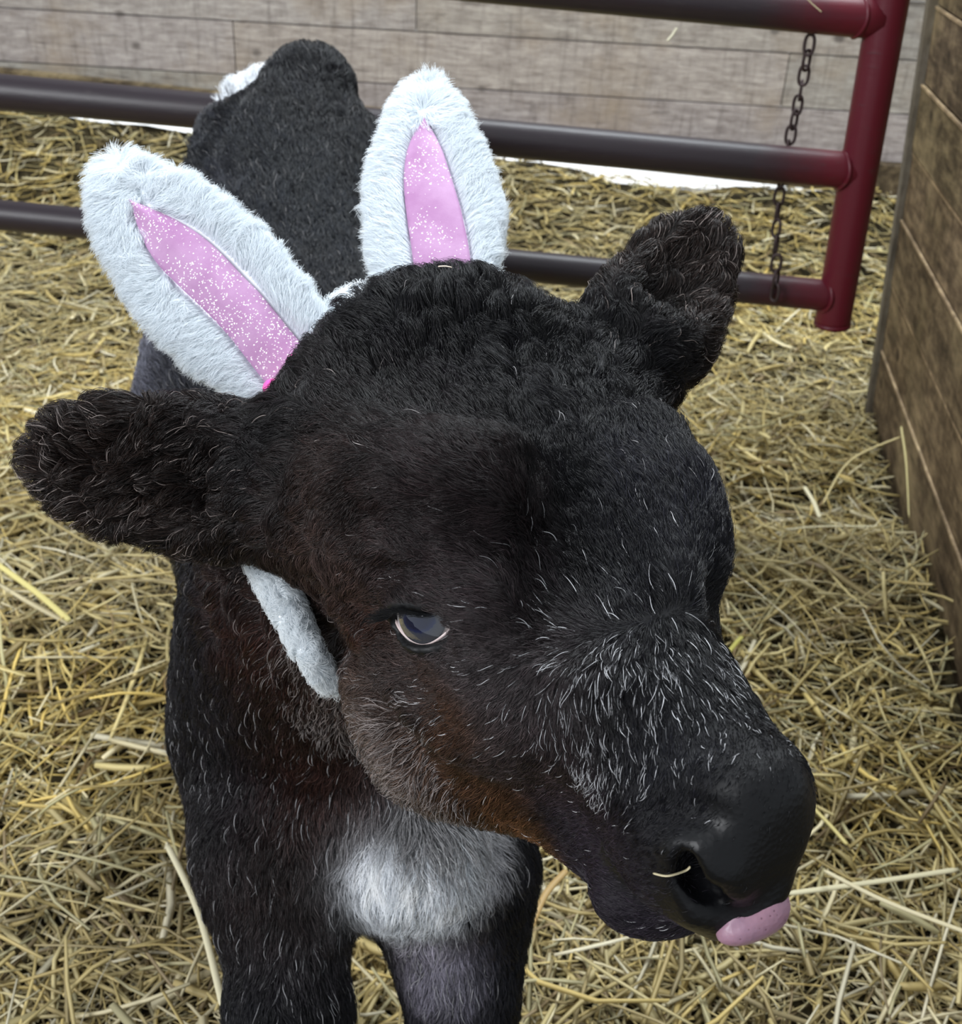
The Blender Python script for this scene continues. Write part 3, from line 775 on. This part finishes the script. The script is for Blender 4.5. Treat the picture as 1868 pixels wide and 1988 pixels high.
# nostril hollows: dark, not glossy
def add_nostril(p):
    o = np.zeros(len(p))
    for a_ in nq: o = np.maximum(o, np.exp(-(np.linalg.norm(p - (a_[0] - a_[1] * .010), axis=1) / .0085) ** 4))
    return o
nsv = add_nostril(CV)
vattr(calf, 'hollow', nsv)
M['hair'] = mat('coat_hair', rough=.30, spec=.24)
L(M['hair'], attrcol(M['hair'], 'tint'), B(M['hair']).inputs['Base Color'])
def add_hair(name, pts, r0, tint, material, parent, tip=.25):
    n, k, _ = pts.shape
    cu = bpy.data.hair_curves.new(name); cu.add_curves([k] * n)
    cu.position_data.foreach_set('vector', pts.reshape(-1).astype(np.float32))
    rad = r0[:, None] * (1 - (1 - tip) * np.linspace(0, 1, k)[None] ** 1.5)
    a = cu.attributes.get('radius') or cu.attributes.new('radius', 'FLOAT', 'POINT')
    a.data.foreach_set('value', rad.reshape(-1).astype(np.float32))
    t = cu.attributes.new('tint', 'FLOAT_COLOR', 'CURVE')
    t.data.foreach_set('color', np.concatenate([tint, np.ones((n, 1))], 1).reshape(-1).astype(np.float32))
    cu.materials.append(material)
    o = bpy.data.objects.new(name, cu)
    return link(o, parent)
def sample(V, Q, Nn, wgt, n, g):
    T = np.concatenate([Q[:, [0, 1, 2]], Q[:, [0, 2, 3]]])
    ar = np.linalg.norm(np.cross(V[T[:, 1]] - V[T[:, 0]], V[T[:, 2]] - V[T[:, 0]]), axis=1) * wgt[T].mean(1)
    c = np.cumsum(ar); i = np.minimum(np.searchsorted(c, g.random(n) * c[-1]), len(T) - 1)
    u, v = g.random(n), g.random(n); fl = u + v > 1; u[fl] = 1 - u[fl]; v[fl] = 1 - v[fl]
    b = np.stack([1 - u - v, u, v], 1)[..., None]
    return (V[T[i]] * b).sum(1), nrm((Nn[T[i]] * b).sum(1))
def strands(p, n, tan, ln, lift, curl, g, k=5, clump=None, clumpw=.5, fine=.25):
    tan = nrm(tan - n * (tan * n).sum(1, keepdims=True)); bi = np.cross(n, tan)
    t = np.linspace(0, 1, k)[None, :, None]
    ph = g.uniform(0, 6.28, (len(p), 1, 1)); cf = (4.0 + 2 * g.random((len(p), 1, 1)))
    lnb = ln[:, None, None]; li = lift[:, None, None]; cl = curl[:, None, None]
    jit = g.normal(0, fine, (len(p), 1, 1))
    pts = p[:, None] + tan[:, None] * lnb * t + n[:, None] * lnb * li * (t * 1.3 - .9 * t * t) \
        + bi[:, None] * lnb * (jit * t * t + cl * .20 * (np.sin(ph + cf * t) - np.sin(ph)) * t) \
        + n[:, None] * lnb * cl * .14 * (np.cos(ph + cf * t) - np.cos(ph)) * t
    if clump is not None:
        m_ = max(len(p) // clump, 8); sel = g.choice(len(p), m_, replace=False)
        kd = kdtree.KDTree(m_)
        for j, s_ in enumerate(sel): kd.insert(p[s_], j)
        kd.balance()
        near = np.array([kd.find(q)[1] for q in p.tolist()])
        G_ = pts[sel][near]
        w = (clumpw * g.uniform(.5, 1.1, len(p)))[:, None, None] * t ** 1.3
        same = (np.linalg.norm(G_[:, 0] - pts[:, 0], axis=1) < ln * 1.2)[:, None, None]
        pts = pts * (1 - w * same) + G_ * w * same
    return pts

g = np.random.default_rng(5)
depthV = pix(CV)[:, 2]
toC = nrm(CAM - CV); facing = (CN * toC).sum(1)
dens = np.where(facing > -.25, 1.0, .25) * np.clip(.62 / depthV, .2, 1.2) ** 2 * (1 - bw * .995)
dens = dens * np.where(CV[:, 2] < .06, 0, 1)
NH = 420000
hp, hn = sample(CV, CQ, CN, dens, NH, g)
base_dir = nrm(np.array([0, .75, -.65]) + 0 * hp)          # default: back along the body and down
tdir = blend(hp, FLOW, (0, .03, -.03), .02)
ln = blend(hp, LEN, (.013,), .02)[:, 0]; cur = blend(hp, CURL, (.4,), .05)[:, 0]; pal_ = blend(hp, PALE, (.012,), .05)[:, 0]
far = pix(hp)[:, 2]
nz = noise3(hp * 70, 2) * .55 + noise3(hp * 170, 3) * .35
tdir = nrm(tdir) + nz * (.25 + .75 * np.clip(cur, 0, 1.3))[:, None]
colh = coat_col(hp) * np.exp(g.normal(0, .5, (NH, 1)) * np.clip(1 - 1.3 * coat_col(hp).mean(1, keepdims=True), .15, 1)) * (1 + .45 * noise(hp * 120, 8) + .3 * noise(hp * 45, 9))[:, None]
wh = g.random(NH) < pal_
lnh = ln * g.uniform(.65, 1.15, NH); lnh[wh] *= 1.15
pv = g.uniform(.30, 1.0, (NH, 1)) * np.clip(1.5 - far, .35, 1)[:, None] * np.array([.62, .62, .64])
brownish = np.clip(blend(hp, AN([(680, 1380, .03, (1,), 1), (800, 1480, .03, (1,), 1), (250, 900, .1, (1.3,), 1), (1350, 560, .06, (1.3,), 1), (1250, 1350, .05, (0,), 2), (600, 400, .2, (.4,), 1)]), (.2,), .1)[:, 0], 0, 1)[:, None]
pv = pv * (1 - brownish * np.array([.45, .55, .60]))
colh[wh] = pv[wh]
rad = np.where(wh, .00023, .00015) * np.clip(far / .62, .75, np.where(wh, 1.25, 2.2)) * g.uniform(.7, 1.2, NH)
lift = np.clip(.38 + .30 * cur + g.normal(0, .10, NH), .12, 1.0)
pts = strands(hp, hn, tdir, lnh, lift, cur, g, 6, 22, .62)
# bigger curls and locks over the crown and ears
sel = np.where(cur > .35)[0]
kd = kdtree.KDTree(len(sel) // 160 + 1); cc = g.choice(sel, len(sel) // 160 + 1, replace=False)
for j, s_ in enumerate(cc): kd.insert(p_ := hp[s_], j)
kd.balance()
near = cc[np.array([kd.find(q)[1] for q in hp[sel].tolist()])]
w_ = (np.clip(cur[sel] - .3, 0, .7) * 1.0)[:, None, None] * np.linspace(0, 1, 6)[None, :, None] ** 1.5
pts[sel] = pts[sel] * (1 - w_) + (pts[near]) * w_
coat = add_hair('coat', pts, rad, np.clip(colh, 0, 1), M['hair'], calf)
tag(coat, 'short black coat with brown cheeks and a white chest patch', kind='stuff')

# ---------------------------------------------------------------- eyes
M['eye'] = mat('calf_eye', rough=.06, spec=.6, coat=1.0)
m_ = M['eye']; B(m_).inputs['Coat Roughness'].default_value = .02
ic = N(m_, 'ShaderNodeAttribute', attribute_name='iris').outputs['Fac']
fib = ntex(m_, coords(m_), 260, 3)
ad = N(m_, 'ShaderNodeMath', operation='MULTIPLY_ADD'); L(m_, fib, ad.inputs[0]); ad.inputs[1].default_value = .10; L(m_, ic, ad.inputs[2])
c = ramp(m_, ad.outputs[0], [(.30, (.003, .005, .022)), (.40, (.006, .011, .045)), (.46, (.030, .034, .050)), (.70, (.045, .045, .052)), (.78, (.03, .03, .035)), (.86, (.52, .47, .46)), (.98, (.75, .72, .72))])
L(m_, c, B(m_).inputs['Base Color'])
M['lash'] = mat('lash_hair', (.004, .004, .005), .4)
M['lidline'] = mat('pink_lid_edge', (.62, .50, .48), .25, spec=.6)
for r_ in (1, -1):
    c, ex, ey, ez = eye_frame(r_)
    nu, nv = 64, 40; VV = []; IR = []
    for i in range(nv + 1):
        th = math.pi * i / nv
        for j in range(nu):
            ph = 2 * math.pi * j / nu
            l = np.array([math.sin(th) * math.cos(ph), math.sin(th) * math.sin(ph), math.cos(th)])
            bul = 1 + .05 * math.exp(-(th / .55) ** 2)
            VV.append(c + (ex * l[0] + ey * l[1] + ez * l[2]) * (ER - .0004) * bul)
            # iris a wide disc, pupil a lying oval
            x_, y_ = l[0] - .06, l[1] - .10
            pr = math.hypot(x_ / .42, y_ / .24); ir = math.hypot(x_ / .60, y_ / .56)
            IR.append(min(.40 * pr, .42 + .04 * min(pr, 9) * 0) if pr < 1 else .42 + .38 * min(max(ir - .5, 0) * 2, 1) if ir < 1 else min(.80 + (ir - 1) * 1.2, 1.0))
    Q = [(i * nu + j, i * nu + (j + 1) % nu, (i + 1) * nu + (j + 1) % nu, (i + 1) * nu + j) for i in range(nv) for j in range(nu)]
    eb = mesh('eyeball', VV, Q, M['eye'], calf); vattr(eb, 'iris', IR)
    # pale wet rim of the lower lid
    rim = [lid_point(r_, u, False, .0006) + ey * .0022 for u in np.linspace(.06, .97, 24)]
    MB().tube(rim, [.0002] + [.00075] * 22 + [.0002], 10).build('lower_lid_rim', M['lidline'], eb)
    # lashes
    g2 = np.random.default_rng(3); n_ = 260
    us = g2.uniform(.02, .8, n_)
    rt = np.array([lid_point(r_, u, True, .003) - ey * .001 for u in us])
    dr = nrm(ez * 1.0 - ex * .9 + ey * .15 + g2.normal(0, .12, (n_, 3)))
    k = 6; tt = np.linspace(0, 1, k)[None, :, None]
    ll = g2.uniform(.007, .013, n_)[:, None, None] * (1.2 - us[:, None, None] * .6)
    pts_ = rt[:, None] + dr[:, None] * ll * tt + ey * ll * .25 * tt ** 2 - ey * ll * .25 * tt
    la = add_hair('eyelashes', pts_, np.full(n_, .00014), np.full((n_, 3), .004), M['lash'], calf)
    tag(la, kind='stuff')

# ---------------------------------------------------------------- tongue
T_ = Sculpt(P(1452, 1765, .440) - .05, P(1452, 1765, .440) + .05, .0013)
tn = unit(HB @ np.array([.9, .15, -.3]))
t0 = hs(.262, .004, -.052); t1_ = P(1450, 1768, .446); t2_ = P(1492, 1738, .452)
tb = np.stack([unit(P(1500, 1722, .45) - P(1405, 1805, .445)), unit(-F - U * .3), np.zeros(3)], 1)
tb[:, 1] = unit(tb[:, 1] - tb[:, 0] * (tb[:, 0] @ tb[:, 1])); tb[:, 2] = np.cross(tb[:, 0], tb[:, 1])
T_.ell(P(1427, 1797, .446), (.0085, .0055, .0045), tb, .008)
T_.ell(P(1460, 1782, .447), (.0110, .0065, .0078), tb, .008)
T_.ell(P(1491, 1752, .449), (.0085, .0065, .0108), tb, .008)
T_.cone(t0, P(1452, 1766, .455), .009, .0075, .01)
T_.ell(P(1466, 1776, .4385), (.014, .0030, .0008), tb, .003, True)
TV, TQ = T_.extract()
M['tongue'] = mat('pink_tongue', (.5, .3, .36), .38, spec=.5)
B(M['tongue']).inputs['Subsurface Weight'].default_value = .25
B(M['tongue']).inputs['Subsurface Radius'].default_value = (.006, .003, .002)
sp_ = N(M['tongue'], 'ShaderNodeTexVoronoi'); sp_.inputs['Scale'].default_value = 380; L(M['tongue'], coords(M['tongue']), sp_.inputs['Vector'])
tcol = ramp(M['tongue'], sp_.outputs['Distance'], [(.08, (.16, .07, .10)), (.22, (.33, .18, .235))])
tcol = mixc(M['tongue'], ramp(M['tongue'], ntex(M['tongue'], coords(M['tongue']), 60, 3), [(.4, (0, 0, 0)), (.7, (.5, .5, .5))]), tcol, (.30, .19, .27))
L(M['tongue'], tcol, B(M['tongue']).inputs['Base Color']); bump(M['tongue'], sp_.outputs['Distance'], .3, .0006)
tongue = mesh('tongue', TV, TQ, M['tongue'], calf)
tongue['label'] = 'pink tongue tip poking out'

# ---------------------------------------------------------------- bunny ear headband
M['plush'] = mat('white_plush', (.92, .95, .98), .85, spec=.2)
M['plush_hair'] = mat('plush_hair', rough=.6, spec=.25)
L(M['plush_hair'], attrcol(M['plush_hair'], 'tint'), B(M['plush_hair']).inputs['Base Color'])
_tr = N(M['plush_hair'], 'ShaderNodeBsdfTranslucent'); L(M['plush_hair'], attrcol(M['plush_hair'], 'tint'), _tr.inputs['Color'])
_mx = N(M['plush_hair'], 'ShaderNodeMixShader'); _mx.inputs[0].default_value = .45
L(M['plush_hair'], B(M['plush_hair']).outputs[0], _mx.inputs[1]); L(M['plush_hair'], _tr.outputs[0], _mx.inputs[2])
L(M['plush_hair'], _mx.outputs[0], M['plush_hair'].node_tree.nodes['Material Output'].inputs['Surface'])
M['glitter'] = mat('pink_glitter_fabric', (.75, .42, .66), .55, spec=.4)
def _gl(m, lim=1.135):
    v = coords(m); vo_ = N(m, 'ShaderNodeTexVoronoi'); vo_.inputs['Scale'].default_value = 1500; L(m, v, vo_.inputs['Vector'])
    sepc = N(m, 'ShaderNodeSeparateColor'); L(m, vo_.outputs['Color'], sepc.inputs[0])
    dn = ntex(m, v, 38, 3)
    th = N(m, 'ShaderNodeMath', operation='MULTIPLY_ADD'); L(m, dn, th.inputs[0]); th.inputs[1].default_value = -.40; th.inputs[2].default_value = lim
    gt = N(m, 'ShaderNodeMath', operation='GREATER_THAN'); L(m, sepc.outputs[0], gt.inputs[0]); L(m, th.outputs[0], gt.inputs[1])
    base = ramp(m, ntex(m, coords(m), 45, 4), [(.35, (.40, .19, .38)), (.65, (.50, .28, .48))])
    L(m, mixc(m, gt.outputs[0], base, (.95, .92, .88)), B(m).inputs['Base Color'])
    rr = N(m, 'ShaderNodeMapRange'); L(m, gt.outputs[0], rr.inputs[0]); rr.inputs[3].default_value = .6; rr.inputs[4].default_value = .22
    L(m, rr.outputs[0], B(m).inputs['Roughness'])
    # every flake lies at its own angle
    bmp = N(m, 'ShaderNodeBump'); bmp.inputs['Strength'].default_value = .5; bmp.inputs['Distance'].default_value = .0008
    L(m, sepc.outputs[1], bmp.inputs['Height']); L(m, bmp.outputs[0], B(m).inputs['Normal'])
_gl(M['glitter'])
M['sparse_glitter'] = mat('pink_fabric_sparse_glitter', (.75, .42, .66), .55, spec=.4); _gl(M['sparse_glitter'], 1.175)
M['satin'] = mat('hot_pink_satin', (.85, .10, .42), .4, spec=.4)

def smooth_rows(a, n):
    a = np.asarray(a, float); t = np.linspace(0, len(a) - 1, n)
    out = np.stack([np.interp(t, range(len(a)), a[:, k]) for k in range(a.shape[1])], 1)
    for _ in range(3 * n // len(a)): out[1:-1] = (out[:-2] + out[1:-1] * 2 + out[2:]) / 4
    return out
def loft(rings, close=True):
    n, m_, _ = rings.shape
    V = rings.reshape(-1, 3); Q = [(i * m_ + j, i * m_ + (j + 1) % m_, (i + 1) * m_ + (j + 1) % m_, (i + 1) * m_ + j) for i in range(n - 1) for j in range(m_)]
    return V, np.array(Q)
head_band = empty('bunny_ear_headband', hs(-.075, 0, .06))
tag(head_band, 'white plush bunny ear headband with pink glitter inners, worn on the calf', 'headband')
def bunny_ear(Lp, Rp, pinkL, pinkR, d0, d1, thick, seed, lab, cup, inset):
    n, mm = 60, 36
    Lr, Rr = smooth_rows(Lp, n), smooth_rows(Rp, n)
    rows = []; FR = []
    nrm_ = unit(-F - .10 * U)
    for i in range(n):
        t = i / (n - 1); d = d0 + (d1 - d0) * t
        a, b = P(*Lr[i], d), P(*Rr[i], d); mid = (a + b) / 2; hw = max(np.linalg.norm(b - a) / 2 - inset, .002); w = unit(b - a)
        tk = thick * (max(0., 1 - t ** 6) ** .5 * .85 + .15) * min(1, hw / .015)
        an = np.linspace(0, 2 * math.pi, mm, endpoint=False)
        ca, sa = np.cos(an), np.sin(an)
        prof = np.sign(sa) * np.abs(sa) ** .7
        dish = -cup * (1 - np.abs(ca) ** 2) * (sa > 0) * .9       # shallow valley down the front
        rows.append(mid + hw * ca[:, None] * w + nrm_ * (tk * prof + dish)[:, None]); FR.append((mid, hw, w, tk, t))
    rows = np.array(rows)
    if len(rows): rows = np.concatenate([rows[:1].mean(1, keepdims=True).repeat(mm, 1), rows, rows[-1:].mean(1, keepdims=True).repeat(mm, 1) + unit(rows[-1].mean(0) - rows[-2].mean(0)) * .002])
    V, Q = loft(rows)
    Nn = vnormals(V, Q)
    if ((V - V.mean(0)) * Nn).sum() < 0: Q = Q[:, ::-1]; Nn = -Nn
    o = mesh('plush_ear', V, Q, M['plush'], head_band); o['label'] = lab
    # inner panel
    pl, pr = smooth_rows(pinkL, 44), smooth_rows(pinkR, 44)
    tt = np.linspace(.0, 1, 44); PR = []
    def front(px, py):
        # find the row by the position along the ear
        q = P(px, py, d0); best = None
        for (mid, hw, w, tk, t) in FR:
            mp = pix(mid); dd = abs((px - mp[0]) * up2[0] + (py - mp[1]) * up2[1])
            if best is None or dd < best[0]: best = (dd, mid, hw, w, tk, t)
        _, mid, hw, w, tk, t = best
        q = P(px, py, pix(mid)[2]); ca = np.clip(((q - mid) @ w) / hw, -1, 1); sa = math.sqrt(max(1 - ca * ca, 0))
        return mid + w * hw * ca + nrm_ * (tk * sa ** .7 - cup * (1 - ca * ca) * .9)
    up2 = unit(pix(FR[-1][0])[:2] - pix(FR[0][0])[:2])
    PV = []; m2 = 15
    for i in range(44):
        for j in range(m2):
            f_ = j / (m2 - 1); q = pl[i] * (1 - f_) + pr[i] * f_
            PV.append(front(*q) + nrm_ * (.0030 + .003 * math.sin(math.pi * f_)))
    PV = np.array(PV).reshape(44, m2, 3)
    for _ in range(4): PV[1:-1] = (PV[:-2] + 2 * PV[1:-1] + PV[2:]) / 4
    back = PV - nrm_ * .0035
    # edge the panel with its own thickness
    ringp = np.concatenate([PV, back[:, ::-1]], 1)
    V2, Q2 = loft(ringp)
    p_ = mesh('inner_panel', V2, Q2, M['glitter' if seed == 21 else 'sparse_glitter'], o); p_['label'] = 'pink glitter inner ear panel'
    # plush pile
    g2 = np.random.default_rng(seed)
    n_ = 110000
    hp_, hn_ = sample(V, Q, Nn, np.ones(len(V)), n_, g2)
    kd = kdtree.KDTree(44 * m2)
    for j, q in enumerate(PV.reshape(-1, 3)): kd.insert(q, j)
    kd.balance()
    fl = PV.reshape(-1, 3)
    wmid = PV[:, m2 // 2]
    keep = np.ones(n_, bool)
    px_ = pix(hp_)[:, :2]
    poly = np.concatenate([pl, pr[::-1]])
    inside = np.zeros(n_, bool); xj, yj = poly[-1]
    for xi, yi in poly:
        c_ = ((yi > px_[:, 1]) != (yj > px_[:, 1])) & (px_[:, 0] < (xj - xi) * (px_[:, 1] - yi) / (yj - yi + 1e-9) + xi)
        inside ^= c_; xj, yj = xi, yi
    keep = ~(inside & ((hn_ @ nrm_) > -.1))
    hp_, hn_ = hp_[keep], hn_[keep]; n_ = len(hp_)
    along = unit(FR[-1][0] - FR[0][0]); cen = np.array([f[0] for f in FR])
    cidx = np.clip(((hp_ - cen[0]) @ along) / ((cen[-1] - cen[0]) @ along) * (n - 1), 0, n - 1).astype(int)
    outw = hp_ - cen[cidx]; outw = nrm(outw - nrm_ * (outw @ nrm_)[:, None])
    nz_ = noise3(hp_ * 90, seed) * .40
    td = along * .55 + outw * .60 + nz_
    l_ = .0115 * g2.uniform(.6, 1.2, n_)
    pts_ = strands(hp_, hn_, td, l_, np.full(n_, .75), np.full(n_, .35), g2, 5, 14, .6)
    sh = g2.uniform(.9, 1.0, (n_, 1)); tint_ = np.array([.93, .97, 1.0]) * sh
    h_ = add_hair('plush_pile', pts_, np.full(n_, .00014), tint_, M['plush_hair'], o, tip=.3)
    tag(h_, kind='stuff')
    return o, FR
bL = bunny_ear([(560, 835), (440, 775), (350, 700), (287, 645), (250, 580), (212, 520), (184, 460), (172, 400), (176, 350), (192, 318), (222, 302)],
               [(690, 660), (640, 612), (600, 552), (560, 500), (500, 437), (440, 388), (385, 352), (330, 328), (285, 310), (252, 300), (232, 301)],
               [(572, 800), (505, 728), (468, 672), (420, 622), (352, 562), (310, 520), (277, 455), (262, 395)],
               [(650, 730), (590, 672), (548, 618), (505, 560), (455, 510), (402, 456), (332, 418), (262, 395)],
               .668, .715, .011, 21, 'larger plush ear on the left with a wide glittery pink inner', .006, .0048)
bR = bunny_ear([(760, 620), (722, 540), (708, 480), (706, 420), (708, 370), (720, 315), (738, 265), (758, 215), (784, 176), (815, 158)],
               [(965, 600), (968, 520), (980, 470), (988, 420), (972, 365), (948, 312), (922, 260), (897, 212), (872, 172), (845, 158)],
               [(812, 580), (805, 510), (793, 440), (784, 370), (788, 310), (805, 262), (825, 237)],
               [(920, 580), (915, 505), (902, 430), (884, 370), (866, 310), (846, 265), (825, 237)],
               .690, .760, .011, 22, 'narrower upright plush ear behind the crown of the calf', .005, .0048)
# folded satin at the foot of the left ear
fold = []
for t in np.linspace(0, 1, 14):
    a = P(596 - 78 * t, 690 + 84 * t, .650); fold.append(a)
MB().tube(fold, [.001] + list(.007 + .003 * np.sin(np.linspace(0, 9, 12))) + [.001], 14, (1, .6)).build('satin_fold', M['satin'], head_band)
# band over the poll and the plush strap down behind the cheek
def spline(pts, n):
    pts = np.asarray(pts, float); t = np.linspace(0, len(pts) - 1, n); o = []
    for q in t:
        i = min(int(q), len(pts) - 2); f_ = q - i
        p0, p1, p2, p3 = pts[max(i - 1, 0)], pts[i], pts[i + 1], pts[min(i + 2, len(pts) - 1)]
        o.append(.5 * (2 * p1 + (p2 - p0) * f_ + (2 * p0 - 5 * p1 + 4 * p2 - p3) * f_ ** 2 + (3 * p1 - p0 - 3 * p2 + p3) * f_ ** 3))
    return np.array(o)
def fuzzy_tube(name, path, rad, ell, seed, nh, ln_):
    mb = MB(); mb.tube(path, rad, 18, ell); V, Q = np.concatenate(mb.v), np.concatenate(mb.f)
    Nn = vnormals(V, Q)
    cen = path[np.argmin(((V[:, None, :] - path[None]) ** 2).sum(-1), 1)]
    if ((V - cen) * Nn).sum() < 0: Nn = -Nn
    o = mesh(name, V, Q, M['plush'], head_band)
    g2 = np.random.default_rng(seed); hp_, hn_ = sample(V, Q, Nn, np.ones(len(V)), nh, g2)
    td = noise3(hp_ * 200, seed) + unit(path[-1] - path[0]) * .3
    l_ = ln_ * g2.uniform(.8, 1.5, nh)
    h_ = add_hair(name + '_pile', strands(hp_, hn_, td, l_, np.full(nh, 1.1), np.full(nh, .5), g2, 4), np.full(nh, .00018), np.array([.95, .98, 1.0]) * g2.uniform(.9, 1, (nh, 1)), M['plush_hair'], o)
    tag(h_, kind='stuff')
    return o
def near_surface(px, py, off):
    s_ = SP(px, py); h_ = BV.find_nearest(Vector(s_)); nn_ = np.array(h_[1])
    if nn_ @ (CAM - s_) < 0: nn_ = -nn_
    return s_ + nn_ * off
band = spline([P(520, 900, .69), P(560, 760, .69), P(655, 610, .685), P(760, 575, .69), P(880, 570, .69), P(980, 620, .68), P(1080, 700, .69)], 60)
fuzzy_tube('band', band, .009, (1, .7), 41, 9000, .005)
dS = min(pix(SP(545, 1170))[2], pix(SP(500, 1120))[2], pix(SP(585, 1240))[2])
print('strap depths', [pix(SP(*q))[2].round(3) for q in ((545, 1170), (500, 1120), (585, 1240), (600, 1262), (640, 1280))])
strap = spline([P(505, 1010, .650), P(518, 1080, .642), P(545, 1150, .636), P(580, 1225, .628), P(606, 1278, .622), P(650, 1335, .64)], 40)
fuzzy_tube('chin_strap', strap, 0.0105 * np.clip(1.15 - .80 * np.linspace(0, 1, 40), .3, 1), (1, 1), 42, 16000, .0048)

# ---------------------------------------------------------------- single straws one can point to
def stalk(label, pts, r, col, flat=.55):
    pts = spline(pts, 18); rad = np.full(18, r); rad[0] = rad[-1] = r * .6
    mt = mat('straw_stalk_surface', col, .5, spec=.35)
    o = MB().tube(pts, rad, 8, (1, flat)).build('straw_stalk', mt)
    return tag(o, label, 'straw', 'single straw stalks')
def onfloor(l, h):
    out = []
    for k, (x, y) in enumerate(l):
        hh = h[k] if isinstance(h, (list, tuple)) else h
        out.append(hit(x, y, (0, 0, hh), (0, 0, 1)))
    return out
stalk('tall pale straw leaning upright against the brown partition', onfloor([(1766, 1005), (1760, 900), (1750, 828)], [.03, .09, .13]), .0022, (.62, .54, .26))
stalk('bent straw reaching up to the right to the top of the upright stalks', onfloor([(1597, 980), (1650, 895), (1748, 848)], [.03, .08, .12]), .0020, (.60, .50, .24))
stalk('short thick cream straw lying right of the calf below its far ear', onfloor([(1562, 945), (1580, 975), (1592, 1005)], .055), .0040, (.74, .68, .46))
stalk('long horizontal pale straw right of the forehead', onfloor([(1520, 1028), (1600, 1022), (1715, 1022)], .05), .0022, (.70, .64, .42))
stalk('yellow straw slanting down to the right of the nose', onfloor([(1562, 1552), (1610, 1600), (1645, 1640)], .08), .0026, (.62, .52, .20))
stalk('long pale straw leaving the nose towards the right edge', onfloor([(1530, 1735), (1700, 1712), (1860, 1688)], .07), .0034, (.70, .64, .42))
stalk('very long straw crossing the bottom right corner', onfloor([(1600, 1690), (1720, 1750), (1890, 1815)], .09), .0028, (.68, .60, .38))
stalk('broad yellow straw on the floor beneath the ear at the left edge', onfloor([(-10, 1092), (70, 1150), (135, 1205)], .05), .0048, (.60, .52, .20))
stalk('long straw running down beside the left foreleg', onfloor([(325, 1640), (385, 1770), (435, 1960)], .08), .0034, (.72, .66, .45))
stalk('thick yellow-green straw pointing up right of the long muzzle bridge', onfloor([(1414, 1268), (1428, 1250), (1441, 1236)], .06), .0034, (.50, .46, .12))
stalk('brown straw standing up from under the chin towards the chest', onfloor([(1030, 1800), (1060, 1735), (1100, 1690)], .12), .0036, (.45, .30, .12))
# bits caught on the gate and on the calf
q0 = G(1312, 48); stalk('flat straw wisp stuck to the underside of the top gate rail', [q0 - gn * .028, G(1302, 62) - gn * .032, G(1293, 72) - gn * .034], .0026, (.66, .62, .46))
stalk('thin straw wisp lying over the top gate rail beside the post', [G(1560, -8) - gn * .030, G(1572, 4) - gn * .0295, G(1588, 18) - gn * .0290], .0012, (.62, .55, .34))
nz0 = near_surface(1275, 1690, .002)
stalk('curled straw bit stuck to the rim of the nostril', [nz0, near_surface(1300, 1693, .002), near_surface(1316, 1685, .003), near_surface(1326, 1668, .004)], .0006, (.62, .54, .34))
stalk('tiny pale straw bit in the hair on top of the head', [near_surface(848, 566, .016), near_surface(858, 567, .017), near_surface(869, 567, .016)], .0006, (.62, .52, .42))
